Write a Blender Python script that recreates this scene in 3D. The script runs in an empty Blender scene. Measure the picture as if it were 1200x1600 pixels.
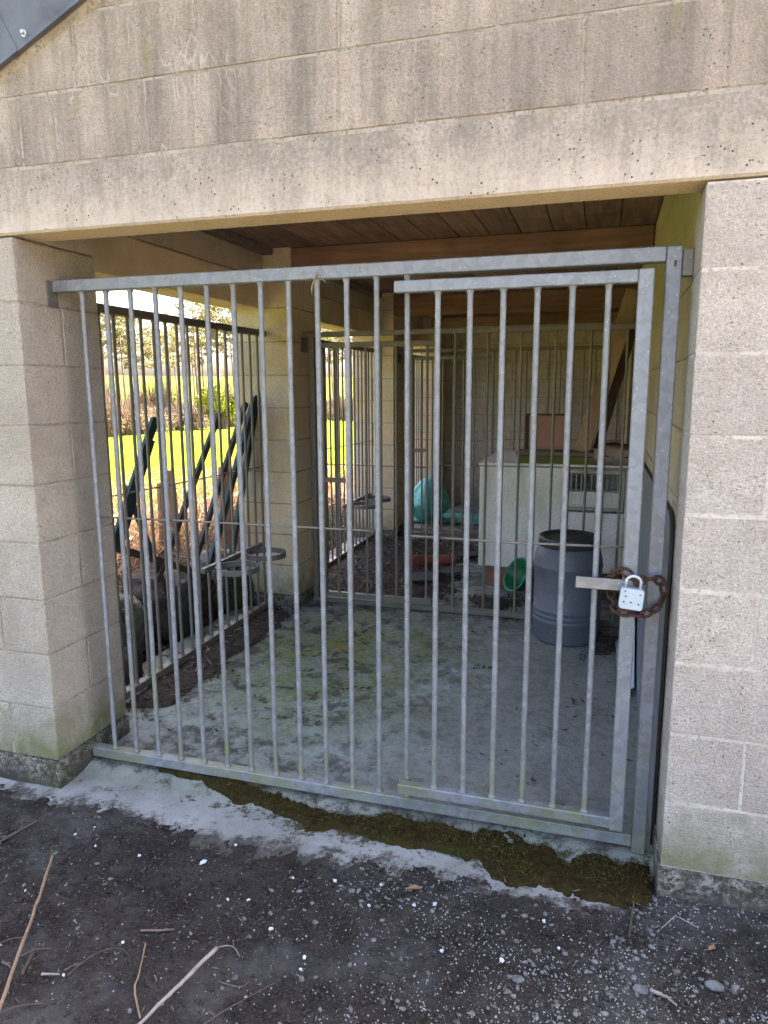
import bpy, bmesh, math, random
import numpy as np
from mathutils import Vector, Matrix

random.seed(7); rng = np.random.default_rng(7)
sc = bpy.context.scene
COL = sc.collection
R = math.radians

# ------------------------------------------------------------------ camera
CAM = Vector((2.052, -2.200, 1.487))
yaw, pitch, roll = -0.2941, -0.17225, -0.00436
f_ = Vector((math.sin(yaw)*math.cos(pitch), math.cos(yaw)*math.cos(pitch), math.sin(pitch)))
r0 = Vector((math.cos(yaw), -math.sin(yaw), 0)); u0 = r0.cross(f_)
r_ = math.cos(roll)*r0 + math.sin(roll)*u0; u_ = r_.cross(f_)
cd = bpy.data.cameras.new('camera'); cam = bpy.data.objects.new('camera', cd); COL.objects.link(cam)
cam.matrix_world = Matrix(((r_.x, u_.x, -f_.x, CAM.x), (r_.y, u_.y, -f_.y, CAM.y), (r_.z, u_.z, -f_.z, CAM.z), (0, 0, 0, 1)))
cd.sensor_fit = 'VERTICAL'; cd.sensor_height = 36; cd.sensor_width = 27
cd.lens = 36*1123.05/1600; cd.clip_start = .02; cd.clip_end = 3000
sc.camera = cam

# ------------------------------------------------------------------ sky, sun, exposure
SUN = Vector((.50, 1.0, .98)).normalized()
el = math.asin(SUN.z); az = math.atan2(SUN.x, SUN.y)
w = bpy.data.worlds.new('World'); sc.world = w; w.use_nodes = True
wn = w.node_tree; bg = wn.nodes['Background']
sky = wn.nodes.new('ShaderNodeTexSky'); sky.sky_type = 'NISHITA'; sky.sun_disc = False
sky.sun_elevation = el; sky.sun_rotation = az
sky.air_density = 0.6; sky.dust_density = 8.0; sky.ozone_density = 0.0; sky.altitude = 50
wn.links.new(sky.outputs[0], bg.inputs[0]); bg.inputs[1].default_value = 0.15
sd = bpy.data.lights.new('sun', 'SUN'); sd.energy = 5.0; sd.angle = R(.53); sd.color = (1, .95, .86)
so = bpy.data.objects.new('sun', sd); COL.objects.link(so); so.location = (3, 6, 8)
so.rotation_euler = (-SUN).to_track_quat('-Z', 'Y').to_euler()
vs = sc.view_settings; vs.view_transform = 'Standard'; vs.look = 'None'; vs.gamma = 1; vs.exposure = 3.75
vs.use_curve_mapping = False
sc.render.engine = 'CYCLES'
sc.cycles.use_denoising = True
sc.cycles.max_bounces = 10; sc.cycles.diffuse_bounces = 6; sc.cycles.transparent_max_bounces = 12
sc.cycles.sample_clamp_indirect = 8
sc.cycles.use_adaptive_sampling = True; sc.cycles.adaptive_threshold = .02

# ------------------------------------------------------------------ numeric noise
def _h(i, j, s):
    n = (i.astype(np.int64)*374761393 + j.astype(np.int64)*668265263 + s*1442695041) & 0xffffffff
    n = ((n ^ (n >> 13))*1274126177) & 0xffffffff
    return ((n ^ (n >> 16)) & 0xffff)/65535.
def vnoise(x, y, s=0):
    x = np.asarray(x, float); y = np.asarray(y, float)
    xi = np.floor(x); yi = np.floor(y); fx = x-xi; fy = y-yi
    fx = fx*fx*(3-2*fx); fy = fy*fy*(3-2*fy)
    a = _h(xi, yi, s); b = _h(xi+1, yi, s); c = _h(xi, yi+1, s); d = _h(xi+1, yi+1, s)
    return (a*(1-fx)+b*fx)*(1-fy)+(c*(1-fx)+d*fx)*fy
def fbm(x, y, s=0, o=4):
    t = 0; a = .5; n = 0
    for k in range(o):
        t = t+a*vnoise(np.asarray(x)*2**k+17.3*k, np.asarray(y)*2**k-9.1*k, s+k); n += a; a *= .5
    return t/n - .5
def sstep(a, b, x):
    t = np.clip((np.asarray(x, float)-a)/(b-a), 0, 1); return t*t*(3-2*t)

# ------------------------------------------------------------------ material kit
class NT:
    def __init__(s, name):
        s.m = bpy.data.materials.new(name); s.m.use_nodes = True
        s.t = s.m.node_tree; s.N = s.t.nodes; s.bsdf = s.N['Principled BSDF']
        s.g = s.N.new('ShaderNodeNewGeometry'); s.pos = s.g.outputs['Position']
        s.oi = s.N.new('ShaderNodeObjectInfo'); s.rand = s.oi.outputs['Random']
    def put(s, sock, v):
        if isinstance(v, bpy.types.NodeSocket): s.t.links.new(v, sock)
        elif isinstance(v, (tuple, list)):
            sock.default_value = tuple(v)+(1,) if (len(v) == 3 and sock.type == 'RGBA') else tuple(v)
        else: sock.default_value = v
    def map(s, scale=(1, 1, 1), vec=None, rot=(0, 0, 0), loc=(0, 0, 0)):
        n = s.N.new('ShaderNodeMapping'); s.put(n.inputs[0], vec or s.pos)
        n.inputs[1].default_value = loc; n.inputs[2].default_value = rot; n.inputs[3].default_value = scale
        return n.outputs[0]
    def noise(s, scale, detail=3, rough=.55, vec=None, dist=0):
        n = s.N.new('ShaderNodeTexNoise'); s.put(n.inputs['Vector'], vec or s.pos)
        n.inputs['Scale'].default_value = scale; n.inputs['Detail'].default_value = detail
        n.inputs['Roughness'].default_value = rough; n.inputs['Distortion'].default_value = dist
        return n.outputs[0]
    def vor(s, scale, feature='F1', out=0, vec=None):
        n = s.N.new('ShaderNodeTexVoronoi'); n.feature = feature; s.put(n.inputs['Vector'], vec or s.pos)
        n.inputs['Scale'].default_value = scale
        return n.outputs[out]
    def ramp(s, v, a, b, lo=0., hi=1.):
        n = s.N.new('ShaderNodeMapRange'); n.clamp = True; s.put(n.inputs[0], v)
        for i, k in enumerate((a, b, lo, hi)): n.inputs[i+1].default_value = k
        return n.outputs[0]
    def math(s, op, a, b=0.):
        n = s.N.new('ShaderNodeMath'); n.operation = op; s.put(n.inputs[0], a); s.put(n.inputs[1], b)
        return n.outputs[0]
    def mix(s, f, a, b, mode='MIX'):
        n = s.N.new('ShaderNodeMix'); n.data_type = 'RGBA'; n.blend_type = mode
        s.put(n.inputs[0], f); s.put(n.inputs[6], a); s.put(n.inputs[7], b)
        return n.outputs[2]
    def xyz(s, k, vec=None):
        n = s.N.new('ShaderNodeSeparateXYZ'); s.put(n.inputs[0], vec or s.pos); return n.outputs[k]
    def bump(s, h, dist, strength=1.):
        n = s.N.new('ShaderNodeBump'); n.inputs['Strength'].default_value = strength
        n.inputs['Distance'].default_value = dist; s.put(n.inputs['Height'], h)
        s.put(s.bsdf.inputs['Normal'], n.outputs[0])
    def set(s, col=None, rough=None, metal=None, spec=None):
        b = s.bsdf.inputs
        if col is not None: s.put(b['Base Color'], col)
        if rough is not None: s.put(b['Roughness'], rough)
        if metal is not None: s.put(b['Metallic'], metal)
        if spec is not None: b['Specular IOR Level'].default_value = spec
        return s.m

def tint(k, col, amt=.15):
    # per-object brightness variation
    v = k.ramp(k.rand, 0, 1, 1-amt, 1+amt)
    n = k.N.new('ShaderNodeVectorMath'); n.operation = 'SCALE'
    k.put(n.inputs[0], col); k.put(n.inputs['Scale'], v)
    return n.outputs[0]

def block_material(name, base, dark, grime=.5, streak=0., low_algae=.8, pits=1., yellow=0.):
    k = NT(name)
    big = k.noise(2.6, 5, .6); mid = k.noise(16, 4, .6); fine = k.noise(170, 3, .7)
    c = k.mix(k.ramp(big, .35, .68), base, tuple(x*.80 for x in base))
    gr = k.noise(75, 5, .8)
    rough_area = k.ramp(k.noise(5.5, 4, .6, vec=k.map(loc=(3, 8, 2))), .38, .62, .55, 1.25)
    c = k.mix(k.math('MULTIPLY', k.math('MULTIPLY', k.ramp(gr, .50, .66), rough_area), .62*pits), c, tuple(x*.42 for x in base))
    c = k.mix(k.math('MULTIPLY', k.math('MULTIPLY', k.ramp(gr, .45, .34), rough_area), .45*pits), c, tuple(min(.75, x*1.4) for x in base))
    c = k.mix(k.math('MULTIPLY', k.ramp(mid, .42, .66), grime), c, dark)
    agg = k.vor(150); agg2 = k.vor(62)
    c = k.mix(k.math('MULTIPLY', k.ramp(fine, .5, .70), .55*pits), c, tuple(x*.36 for x in base))
    c = k.mix(k.math('MULTIPLY', k.ramp(fine, .46, .32), .35*pits), c, tuple(min(.8, x*1.35) for x in base))
    hole = k.math('MULTIPLY', k.ramp(agg2, .17, .08), k.ramp(k.noise(9, 2), .47, .60))
    c = k.mix(k.math('MULTIPLY', hole, .8*pits), c, (.06, .055, .045))
    z = k.xyz(2)
    if streak:
        st = k.noise(1., 5, .65, vec=k.map((7.5, 7.5, .55)))
        st2 = k.noise(1., 4, .6, vec=k.map((26, 26, 1.6)))
        zz = k.ramp(k.math('ADD', z, k.math('MULTIPLY', k.math('SUBTRACT', st2, .5), .28)), 2.05, 2.24)
        s1 = k.math('MULTIPLY', k.ramp(st, .40, .64), zz)
        s1 = k.math('MULTIPLY', s1, k.ramp(k.noise(60, 4, .75), .30, .60, .55, 1.))
        c = k.mix(k.math('MULTIPLY', s1, streak), c, (.125, .105, .085))
        s2 = k.math('MULTIPLY', k.ramp(st2, .57, .70), zz)
        c = k.mix(k.math('MULTIPLY', s2, streak*.55), c, (.11, .095, .06))
        # pale lime runs
        lr = k.math('ABSOLUTE', k.math('SUBTRACT', k.noise(1., 3, .6, vec=k.map((6, 6, 1.6), loc=(3, 1, 2))), .5))
        c = k.mix(k.math('MULTIPLY', k.ramp(lr, .007, .002), k.math('MULTIPLY', k.math('MULTIPLY', k.ramp(k.xyz(0), 1.1, .7), zz), k.math('MULTIPLY', k.ramp(big, .46, .54), .55))), c, (.52, .47, .41))
        ol = k.math('MULTIPLY', k.ramp(k.noise(1., 4, .6, vec=k.map((12, 12, 2.2), loc=(5, 5, 5))), .63, .70), k.ramp(z, 2.04, 2.12))
        c = k.mix(k.math('MULTIPLY', ol, .55), c, (.22, .20, .06))
        rd = k.math('MULTIPLY', k.ramp(k.noise(1., 4, .7, vec=k.map((10, 10, 4), loc=(9, 2, 8))), .64, .72), k.ramp(z, 2.04, 2.12))
        c = k.mix(k.math('MULTIPLY', rd, .4), c, (.33, .16, .10))
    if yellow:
        c = k.mix(k.math('MULTIPLY', k.ramp(k.noise(3.5, 4, .6), .35, .65), yellow), c, (.62, .43, .18))  # yellowish algae plus warm interior bounce light, both put into the colour
    al = k.math('ADD', z, k.math('MULTIPLY', k.math('SUBTRACT', k.noise(9, 5, .65), .5), .55))
    a1 = k.ramp(al, .22, -.02)
    c = k.mix(k.math('MULTIPLY', a1, low_algae), c, (.15, .155, .06))
    st_ = k.noise(1.1, 5, .62, vec=k.map(loc=(6, 2, 9)))
    c = k.mix(k.math('MULTIPLY', k.ramp(st_, .48, .70), .45), c, tuple(x*.55 for x in dark))
    c = tint(k, c, .045)
    h = k.math('ADD', k.math('MULTIPLY', fine, .6), k.math('ADD', k.math('MULTIPLY', agg, .5), k.math('MULTIPLY', hole, -1.6)))
    k.bump(k.math('ADD', h, k.math('ADD', k.math('MULTIPLY', mid, .6), k.math('MULTIPLY', gr, -1.2))), .0055, 1.)
    return k.set(c, .93, spec=.15)

M = {}
M['block'] = block_material('weathered_block', (.465, .375, .300), (.29, .23, .18), .5, streak=.78)
M['pale_block'] = block_material('pale_block', (.505, .435, .365), (.36, .30, .24), .55, low_algae=.85)
M['pier_block'] = block_material('pier_block', (.475, .41, .325), (.33, .275, .215), .4, low_algae=.9)
M['mid_block'] = block_material('bounce_lit_pier_block', (.70, .61, .46), (.50, .41, .25), .4, low_algae=.7, yellow=.55)  # inner piers: field bounce light painted in, brighter and yellower than the front pier
M['inner_block'] = block_material('inner_block', (.56, .50, .40), (.36, .31, .22), .4, low_algae=.4, yellow=.45)  # warm reflected light painted into the inner wall colour
M['back_block'] = block_material('grey_block', (.56, .52, .46), (.28, .25, .21), .6, low_algae=.4, yellow=.12)
k = NT('mortar')
c = k.mix(k.ramp(k.noise(7, 4), .4, .65), (.37, .31, .25), (.25, .205, .16))
c = k.mix(k.ramp(k.noise(90, 3), .5, .7), c, (.16, .14, .11))
k.bump(k.noise(220, 3, .7), .003); M['mortar'] = k.set(c, .95, spec=.1)
k = NT('pale_mortar')
c = k.mix(k.ramp(k.noise(7, 4), .4, .65), (.55, .48, .405), (.42, .36, .30))
c = k.mix(k.ramp(k.noise(60, 4), .5, .7), c, (.30, .255, .21))
k.bump(k.noise(160, 4, .7), .004); M['pale_mortar'] = k.set(c, .95, spec=.1)
k = NT('lintel_concrete')
z = k.xyz(2); st = k.noise(1., 5, .65, vec=k.map((9, 9, .8))); st2 = k.noise(1., 5, .7, vec=k.map((30, 30, 3.2)))
zz = k.ramp(k.math('ADD', z, k.math('ADD', k.math('MULTIPLY', k.math('SUBTRACT', st2, .5), .30), k.math('MULTIPLY', k.math('SUBTRACT', k.noise(7, 5, .7), .5), .25))), 2.03, 2.20)
c = k.mix(k.ramp(k.noise(5, 5), .4, .7), (.445, .365, .295), (.375, .305, .245))
s1 = k.math('MULTIPLY', k.ramp(st, .30, .58, .25, 1), zz)
s1 = k.math('MULTIPLY', s1, k.ramp(k.noise(70, 4, .75), .32, .58, .45, 1.))
front = k.ramp(k.xyz(1), .012, .004)
c = k.mix(front, (.60, .46, .285), c)  # tan on soffit and back: light reflected off the ground, painted in
c = k.mix(k.math('MULTIPLY', k.math('MULTIPLY', s1, .78), front), c, (.15, .125, .10))
ol = k.math('MULTIPLY', k.ramp(k.noise(1., 4, .6, vec=k.map((14, 14, 5), loc=(5, 5, 5))), .62, .70), zz)
c = k.mix(k.math('MULTIPLY', ol, .6), c, (.20, .19, .06))
rd = k.math('MULTIPLY', k.ramp(k.noise(1., 4, .7, vec=k.map((11, 11, 5), loc=(9, 2, 8))), .62, .72), zz)
c = k.mix(k.math('MULTIPLY', rd, .45), c, (.40, .20, .14))
vv = k.vor(48); hole = k.math('MULTIPLY', k.ramp(vv, .16, .10), k.ramp(k.noise(7, 2), .46, .56))
c = k.mix(k.math('MULTIPLY', hole, front), c, (.06, .05, .04))
fine = k.noise(150, 3, .7)
c = k.mix(k.math('MULTIPLY', k.ramp(fine, .52, .72), .4), c, (.2, .17, .13))
gr = k.noise(75, 5, .8)
c = k.mix(k.math('MULTIPLY', k.math('MULTIPLY', k.ramp(gr, .47, .62), k.ramp(zz, 0, 1, .25, 1)), .72), c, (.16, .135, .105))
c = k.mix(k.math('MULTIPLY', k.math('MULTIPLY', k.ramp(k.noise(9, 6, .75, vec=k.map(loc=(1, 1, 4))), .50, .62), zz), .6), c, (.17, .14, .11))
k.bump(k.math('ADD', k.math('MULTIPLY', fine, .4), k.math('MULTIPLY', hole, -1.2)), .003)
M['lintel'] = k.set(c, .9, spec=.15)
k = NT('side_lintel_concrete')
c = k.mix(k.ramp(k.noise(4, 5), .4, .7), (.62, .49, .32), (.48, .37, .23))  # warm light from the field painted into the side lintel colour
vv = k.vor(40); hole = k.math('MULTIPLY', k.ramp(vv, .13, .08), k.ramp(k.noise(7, 2), .5, .58))
c = k.mix(hole, c, (.05, .04, .03)); k.bump(k.noise(120, 4), .002); M['side_lintel'] = k.set(c, .9, spec=.12)
k = NT('foundation_concrete')
n1 = k.noise(48, 6, .85); n2 = k.noise(7, 5, .65)
c = k.mix(k.ramp(n1, .44, .56), (.40, .36, .31), (.075, .062, .050))
c = k.mix(k.math('MULTIPLY', k.ramp(k.noise(14, 5, .7, vec=k.map(loc=(3, 0, 6))), .46, .58), .7), c, (.075, .06, .045))
zm = k.math('ADD', k.xyz(2), k.math('MULTIPLY', k.math('SUBTRACT', n2, .5), .25))
c = k.mix(k.ramp(zm, -.03, -.12), c, (.075, .066, .055))
c = k.mix(k.math('MULTIPLY', k.math('MULTIPLY', k.ramp(n2, .40, .66), k.ramp(n1, .40, .56, .35, 1)), k.ramp(k.xyz(0), .6, .1, .2, .9)), c, (.075, .078, .026))
k.bump(k.noise(60, 5, .75), .02); M['foundation'] = k.set(c, .96, spec=.1)

def galv_material(name, dullness=.0, col=(.210, .214, .222)):
    k = NT(name)
    vc = k.vor(48, 'F1', 1); v = k.math('ADD', k.xyz(0, vc), 0)
    sp = k.ramp(v, .0, 1., .78, 1.12)
    n = k.N.new('ShaderNodeVectorMath'); n.operation = 'SCALE'; k.put(n.inputs[0], col); k.put(n.inputs['Scale'], sp)
    c = n.outputs[0]; patch = k.ramp(k.noise(5.5, 4, .65, vec=k.map(loc=(2, 5, 5))), .47, .60, .12, 1.)
    fl = k.math('MULTIPLY', k.ramp(k.vor(75), .22, .12), k.ramp(k.noise(30, 3), .50, .58))
    c = k.mix(k.math('MULTIPLY', fl, .75), c, (.42, .44, .465))
    c = k.mix(k.math('MULTIPLY', k.ramp(k.noise(9, 5, .7), .5, .75), .4), c, (.15, .14, .125))
    al = k.math('ADD', k.xyz(2), k.math('MULTIPLY', k.math('SUBTRACT', k.noise(3.5, 4, .7), .5), 1.1))
    c = k.mix(k.math('MULTIPLY', k.math('MULTIPLY', k.ramp(al, .42, .02), patch), k.ramp(k.noise(60, 3), .35, .62, .2, .85)), c, (.20, .20, .075))
    if dullness: c = k.mix(dullness, c, (.13, .10, .075))
    c = tint(k, c, .06)
    k.bump(k.math('ADD', k.noise(300, 2), k.math('MULTIPLY', v, .3)), .0008)
    return k.set(c, k.ramp(v, 0, 1, .48, .66), .35, .4)
M['galv'] = galv_material('galvanised_steel')
M['galv_old'] = galv_material('old_galvanised_steel', .35, (.20, .18, .155))
M['galv_stain'] = galv_material('stained_steel', .12, (.26, .25, .235))
M['galv_dark'] = galv_material('dull_steel', .5, (.17, .17, .175))
def simple(name, c1, c2, sc_=8, rough=.7, metal=0., bump=0., bs=60, spec=.3, var=0., detail=5):
    k = NT(name); c = k.mix(k.ramp(k.noise(sc_, detail, .65), .35, .68), c1, c2)
    if var: c = tint(k, c, var)
    if bump: k.bump(k.noise(bs, 4, .7), bump)
    M[name] = k.set(c, rough, metal, spec); return M[name]
simple('rust', (.085, .036, .020), (.030, .018, .014), 60, .9, .0, .003, 120)
simple('shackle_steel', (.50, .52, .54), (.40, .42, .45), 30, .38, .55)
simple('padlock_paint', (.43, .49, .53), (.36, .42, .46), 12, .42, .25, .0006, 90)
simple('rivet_dark', (.03, .03, .03), (.06, .05, .04), 40, .6)
simple('sheet_paint', (.19, .205, .225), (.13, .145, .16), 6, .55, .2, .0015, 30)
simple('flashing', (.115, .118, .122), (.062, .060, .064), 5, .6, .2, .0015, 50)
simple('roof_sheet', (.22, .22, .21), (.14, .14, .13), 4, .85, .0, .003, 40)
def wood(name, c1, c2, axis, green=0., var=.15):
    k = NT(name); s_ = [22, 22, 22]; s_[axis] = 1.6
    gr = k.noise(1., 6, .7, vec=k.map(tuple(s_)), dist=.4)
    c = k.mix(k.ramp(gr, .35, .66), c1, c2)
    c = k.mix(k.math('MULTIPLY', k.ramp(k.noise(3, 4), .45, .7), .5), c, tuple(x*.5 for x in c2))
    if green: c = k.mix(k.math('MULTIPLY', k.ramp(k.noise(6, 4), .35, .6), green), c, (.13, .16, .02))
    c = tint(k, c, var); k.bump(gr, .003); M[name] = k.set(c, .82, spec=.2)
wood('ceiling_wood', (.29, .185, .145), (.17, .105, .08), 1, var=.22)
wood('joist_wood', (.235, .135, .088), (.13, .076, .05), 0)
wood('timber', (.42, .29, .19), (.30, .20, .125), 2)
wood('dark_timber', (.10, .065, .045), (.06, .04, .03), 2)
wood('mossy_plank_wood', (.20, .15, .09), (.12, .09, .05), 0, .9)
wood('grey_plank_wood', (.22, .18, .14), (.14, .11, .085), 0)
wood('post_wood', (.24, .15, .09), (.13, .08, .05), 2)
simple('pink_board', (.42, .24, .18), (.36, .20, .15), 9, .85)
k = NT('cabinet_paint')
c = k.mix(k.ramp(k.noise(5, 5), .4, .68), (.82, .79, .72), (.74, .71, .60))
c = k.mix(k.ramp(k.noise(190, 2), .60, .68), c, (.16, .15, .10))
c = k.mix(k.math('MULTIPLY', k.ramp(k.noise(1., 4, .6, vec=k.map((9, 9, 1.4))), .5, .7), .5), c, (.36, .36, .17))
M['cabinet'] = k.set(c, .6, spec=.3); k.bump(k.noise(100, 3), .001)
simple('cabinet_frame', (.40, .39, .36), (.27, .26, .24), 20, .6)
simple('wire', (.70, .71, .70), (.55, .55, .53), 30, .5, .4)
k = NT('barrel_plastic')
c = k.mix(k.ramp(k.noise(6, 5, .65), .4, .7), (.088, .091, .106), (.11, .112, .126))
c = k.mix(k.ramp(k.noise(70, 2), .66, .72), c, (.2, .2, .2))
k.bump(k.noise(40, 3), .0012); M['barrel'] = k.set(c, k.ramp(k.noise(12, 3), .3, .7, .42, .6), spec=.4)
simple('lid_plastic', (.024, .025, .028), (.04, .04, .04), 9, .4, 0, .001, 40, .4)
simple('green_plastic', (.012, .15, .05), (.008, .10, .035), 8, .4, 0, 0, 1, .4)
k = NT('teal_plastic')
c = k.mix(k.ramp(k.noise(7, 4), .35, .65), (.10, .46, .39), (.05, .28, .245))
k.bump(k.math('ADD', k.noise(22, 5, .65), k.noise(9, 3, .5, dist=1.5)), .03); M['teal'] = k.set(c, .35, spec=.5)
simple('clay', (.25, .075, .05), (.16, .05, .035), 16, .8, 0, .002, 70)
simple('slate_dark', (.055, .045, .045), (.035, .03, .03), 14, .8, 0, .003, 40)
simple('brick_red', (.30, .15, .09), (.22, .11, .07), 22, .9, 0, .003, 80)
simple('bag_paper', (.45, .33, .24), (.33, .26, .21), 10, .45, 0, .004, 25, .5)
simple('bag_red', (.20, .02, .035), (.12, .015, .02), 12, .4, 0, .004, 25, .5)
simple('film', (.40, .46, .52), (.28, .33, .38), 14, .3, 0, .006, 25, .6)
simple('stake_green', (.018, .045, .042), (.010, .024, .024), 15, .5, .1, .001, 70, .4)
simple('stake_brown', (.085, .062, .052), (.045, .034, .030), 20, .6, .1, .001, 70)
simple('boulder', (.07, .055, .043), (.024, .019, .015), 6, .95, 0, .05, 14, .1)
k = NT('boulder_lichen')
n = k.noise(5, 5, .65); c = k.mix(k.ramp(n, .4, .65), (.15, .145, .13), (.05, .044, .037))
c = k.mix(k.ramp(k.noise(3.5, 5), .48, .60), c, (.05, .06, .018)); k.bump(k.noise(14, 5, .7), .05)
M['boulder_lichen'] = k.set(c, .95, spec=.15)
simple('twig', (.115, .085, .064), (.065, .047, .036), 30, .85, 0, .001, 150, .2, .35)
simple('twig_pale', (.28, .24, .205), (.19, .155, .13), 30, .8, 0, .001, 150, .2)
simple('cane', (.235, .155, .095), (.155, .10, .06), 18, .7, 0, .001, 150, .3)
simple('dry_leaf', (.22, .13, .07), (.14, .08, .045), 30, .8, 0, .002, 90)
simple('shard_white', (.50, .52, .54), (.40, .42, .44), 40, .5, 0, .0, 1, .4)
simple('litter', (.075, .055, .040), (.022, .016, .012), 55, .9, 0, 0, 1, .2, 0)
simple('straw', (.22, .165, .10), (.12, .09, .055), 40, .85, 0, 0, 1, .2)
simple('bramble', (.50, .27, .13), (.30, .16, .08), 6, .85, 0, 0, 1, .2)
simple('stone_chip', (.17, .165, .155), (.045, .041, .037), 28, .8, 0, .002, 150, .3)
simple('soil_straw2', (.15, .125, .085), (.07, .055, .04), 60, .85)
simple('weed_green', (.085, .15, .03), (.05, .10, .02), 9, .7, 0, 0, 1, .3)
simple('pine_bark', (.20, .13, .09), (.12, .08, .055), 5, .9)
simple('pine_needle', (.20, .19, .075), (.27, .21, .10), .35, .8, 0, 0, 1, .2, .35)
simple('gorse', (.26, .25, .012), (.10, .13, .012), .9, .8, 0, 0, 1, .2)
simple('bare_shrub', (.17, .115, .065), (.095, .065, .04), .8, .85, 0, 0, 1, .2, .3)
k = NT('concrete_floor')
big = k.noise(1.6, 6, .62); mid = k.noise(6, 6, .68); fine = k.noise(130, 3, .7); med = k.noise(28, 5, .75)
yy = k.xyz(1); xx = k.xyz(0)
def blob(cx, cy, rx, ry, lo=1.2, hi=.1):
    u = k.math('DIVIDE', k.math('SUBTRACT', xx, cx), rx); v_ = k.math('DIVIDE', k.math('SUBTRACT', yy, cy), ry)
    return k.ramp(k.math('ADD', k.math('MULTIPLY', u, u), k.math('MULTIPLY', v_, v_)), lo, hi)
def mul(*q):
    r = q[0]
    for t in q[1:]: r = k.math('MULTIPLY', r, t)
    return r
c = k.mix(k.ramp(mid, .35, .65), (.33, .342, .300), (.23, .235, .20))
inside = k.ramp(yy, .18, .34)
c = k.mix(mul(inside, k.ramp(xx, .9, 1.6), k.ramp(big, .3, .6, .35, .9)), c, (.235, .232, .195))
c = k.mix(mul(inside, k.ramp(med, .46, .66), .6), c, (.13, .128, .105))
pal = k.noise(4.2, 6, .72, vec=k.map(loc=(8, 3, 1)))
c = k.mix(mul(blob(.55, .85, .7, .55), k.ramp(pal, .42, .62), .75), c, (.38, .42, .385))
c = k.mix(mul(blob(1.25, 1.45, .38, .36), k.ramp(pal, .44, .60), .9), c, (.46, .49, .49))
gp = k.noise(3.4, 6, .70, vec=k.map(loc=(4, 7, 1)))
gm_ = mul(blob(.62, 1.55, .85, 1.05, 1.3, .15), k.ramp(gp, .30, .52))
c = k.mix(mul(gm_, .85), c, k.mix(k.ramp(med, .4, .62), (.205, .225, .090), (.10, .12, .050)))
c = k.mix(mul(blob(.60, 1.75, .55, .75), k.ramp(gp, .53, .62), .8), c, (.21, .195, .045))
dk = k.noise(7.5, 7, .74, vec=k.map(loc=(2, 9, 4)))
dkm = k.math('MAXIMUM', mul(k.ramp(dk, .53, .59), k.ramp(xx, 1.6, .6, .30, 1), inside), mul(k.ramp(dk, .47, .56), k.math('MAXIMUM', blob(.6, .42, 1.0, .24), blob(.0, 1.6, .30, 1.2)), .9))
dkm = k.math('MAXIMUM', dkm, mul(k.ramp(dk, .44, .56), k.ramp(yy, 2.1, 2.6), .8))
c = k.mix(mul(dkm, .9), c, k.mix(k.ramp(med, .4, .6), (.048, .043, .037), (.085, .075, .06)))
c = k.mix(mul(k.ramp(fine, .55, .75), .5), c, (.06, .06, .055))
# outer apron
out_ = k.ramp(yy, .15, .06)
c = k.mix(out_, c, k.mix(k.ramp(mid, .36, .64), (.262, .262, .245), (.185, .182, .165)))
c = k.mix(mul(k.ramp(yy, .07, .12), k.ramp(yy, .26, .2), .6), c, (.13, .145, .105))
film = k.math('ADD', k.noise(10, 8, .80, vec=k.map(loc=(7, 7, 7))), k.math('ADD', k.ramp(yy, .0, -.17, 0, .22), k.ramp(yy, .10, .24, 0, .12)))
c = k.mix(mul(k.ramp(film, .55, .66), k.ramp(yy, .26, .2), .92), c, k.mix(k.ramp(med, .4, .62), (.035, .030, .025), (.075, .064, .053)))
ms = k.math('ADD', k.noise(13, 7, .78, vec=k.map(loc=(1, 4, 2))), k.math('ADD', k.ramp(xx, .2, 1.2, -.12, .02), k.ramp(k.math('ABSOLUTE', k.math('SUBTRACT', yy, .07)), .0, .14, .10, -.10)))
c = k.mix(mul(k.ramp(ms, .53, .60), .9), c, (.036, .032, .010))
k.bump(k.math('ADD', k.math('MULTIPLY', fine, .35), k.math('ADD', mid, k.math('ADD', k.math('MULTIPLY', med, .5), k.math('MULTIPLY', dkm, .4)))), .010)
M['floor'] = k.set(c, .94, spec=.12)
k = NT('ground_soil')
n1 = k.noise(5, 6, .65); n2 = k.noise(34, 5, .7); n3 = k.noise(210, 3, .7)
c = k.mix(k.ramp(n1, .36, .66), (.026, .0220, .0195), (.066, .0575, .0505))
c = k.mix(k.ramp(n2, .52, .70), c, (.015, .0125, .012))
c = k.mix(k.math('MULTIPLY', k.ramp(n3, .58, .70), .8), c, (.115, .10, .085))
c = k.mix(k.math('MULTIPLY', k.ramp(k.noise(95, 5, .8, vec=k.map(loc=(5, 2, 8))), .53, .64), .55), c, (.11, .094, .078))
c = k.mix(k.math('MULTIPLY', k.ramp(k.noise(120, 4, .8, vec=k.map(loc=(1, 7, 3))), .54, .66), .7), c, (.012, .010, .009))
c = k.mix(k.math('MULTIPLY', k.ramp(k.noise(3.1, 5, .6, vec=k.map(loc=(3, 3, 0))), .54, .68), .8), c, (.098, .090, .085))
c = k.mix(k.math('MULTIPLY', k.ramp(k.noise(8, 5, .7, vec=k.map(loc=(6, 1, 0))), .60, .68), .45), c, (.040, .043, .018))
px, py = k.xyz(0), k.xyz(1)
lit = k.ramp(px, -.35, -.6)      # leaf mould beside the building, grass beyond
c = k.mix(k.math('MULTIPLY', lit, k.ramp(py, .0, .6)), c, k.mix(k.ramp(n2, .4, .6), (.05, .035, .022), (.10, .065, .04)))
dist = k.math('ADD', px, k.math('MULTIPLY', k.math('SUBTRACT', k.noise(1.2, 4), .5), 1.6))
gcol = k.mix(k.ramp(k.noise(.25, 5), .4, .65), (.090, .120, .012), (.105, .132, .014))
gcol = k.mix(k.ramp(k.noise(14, 4), .4, .7), gcol, (.050, .080, .006))
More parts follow.
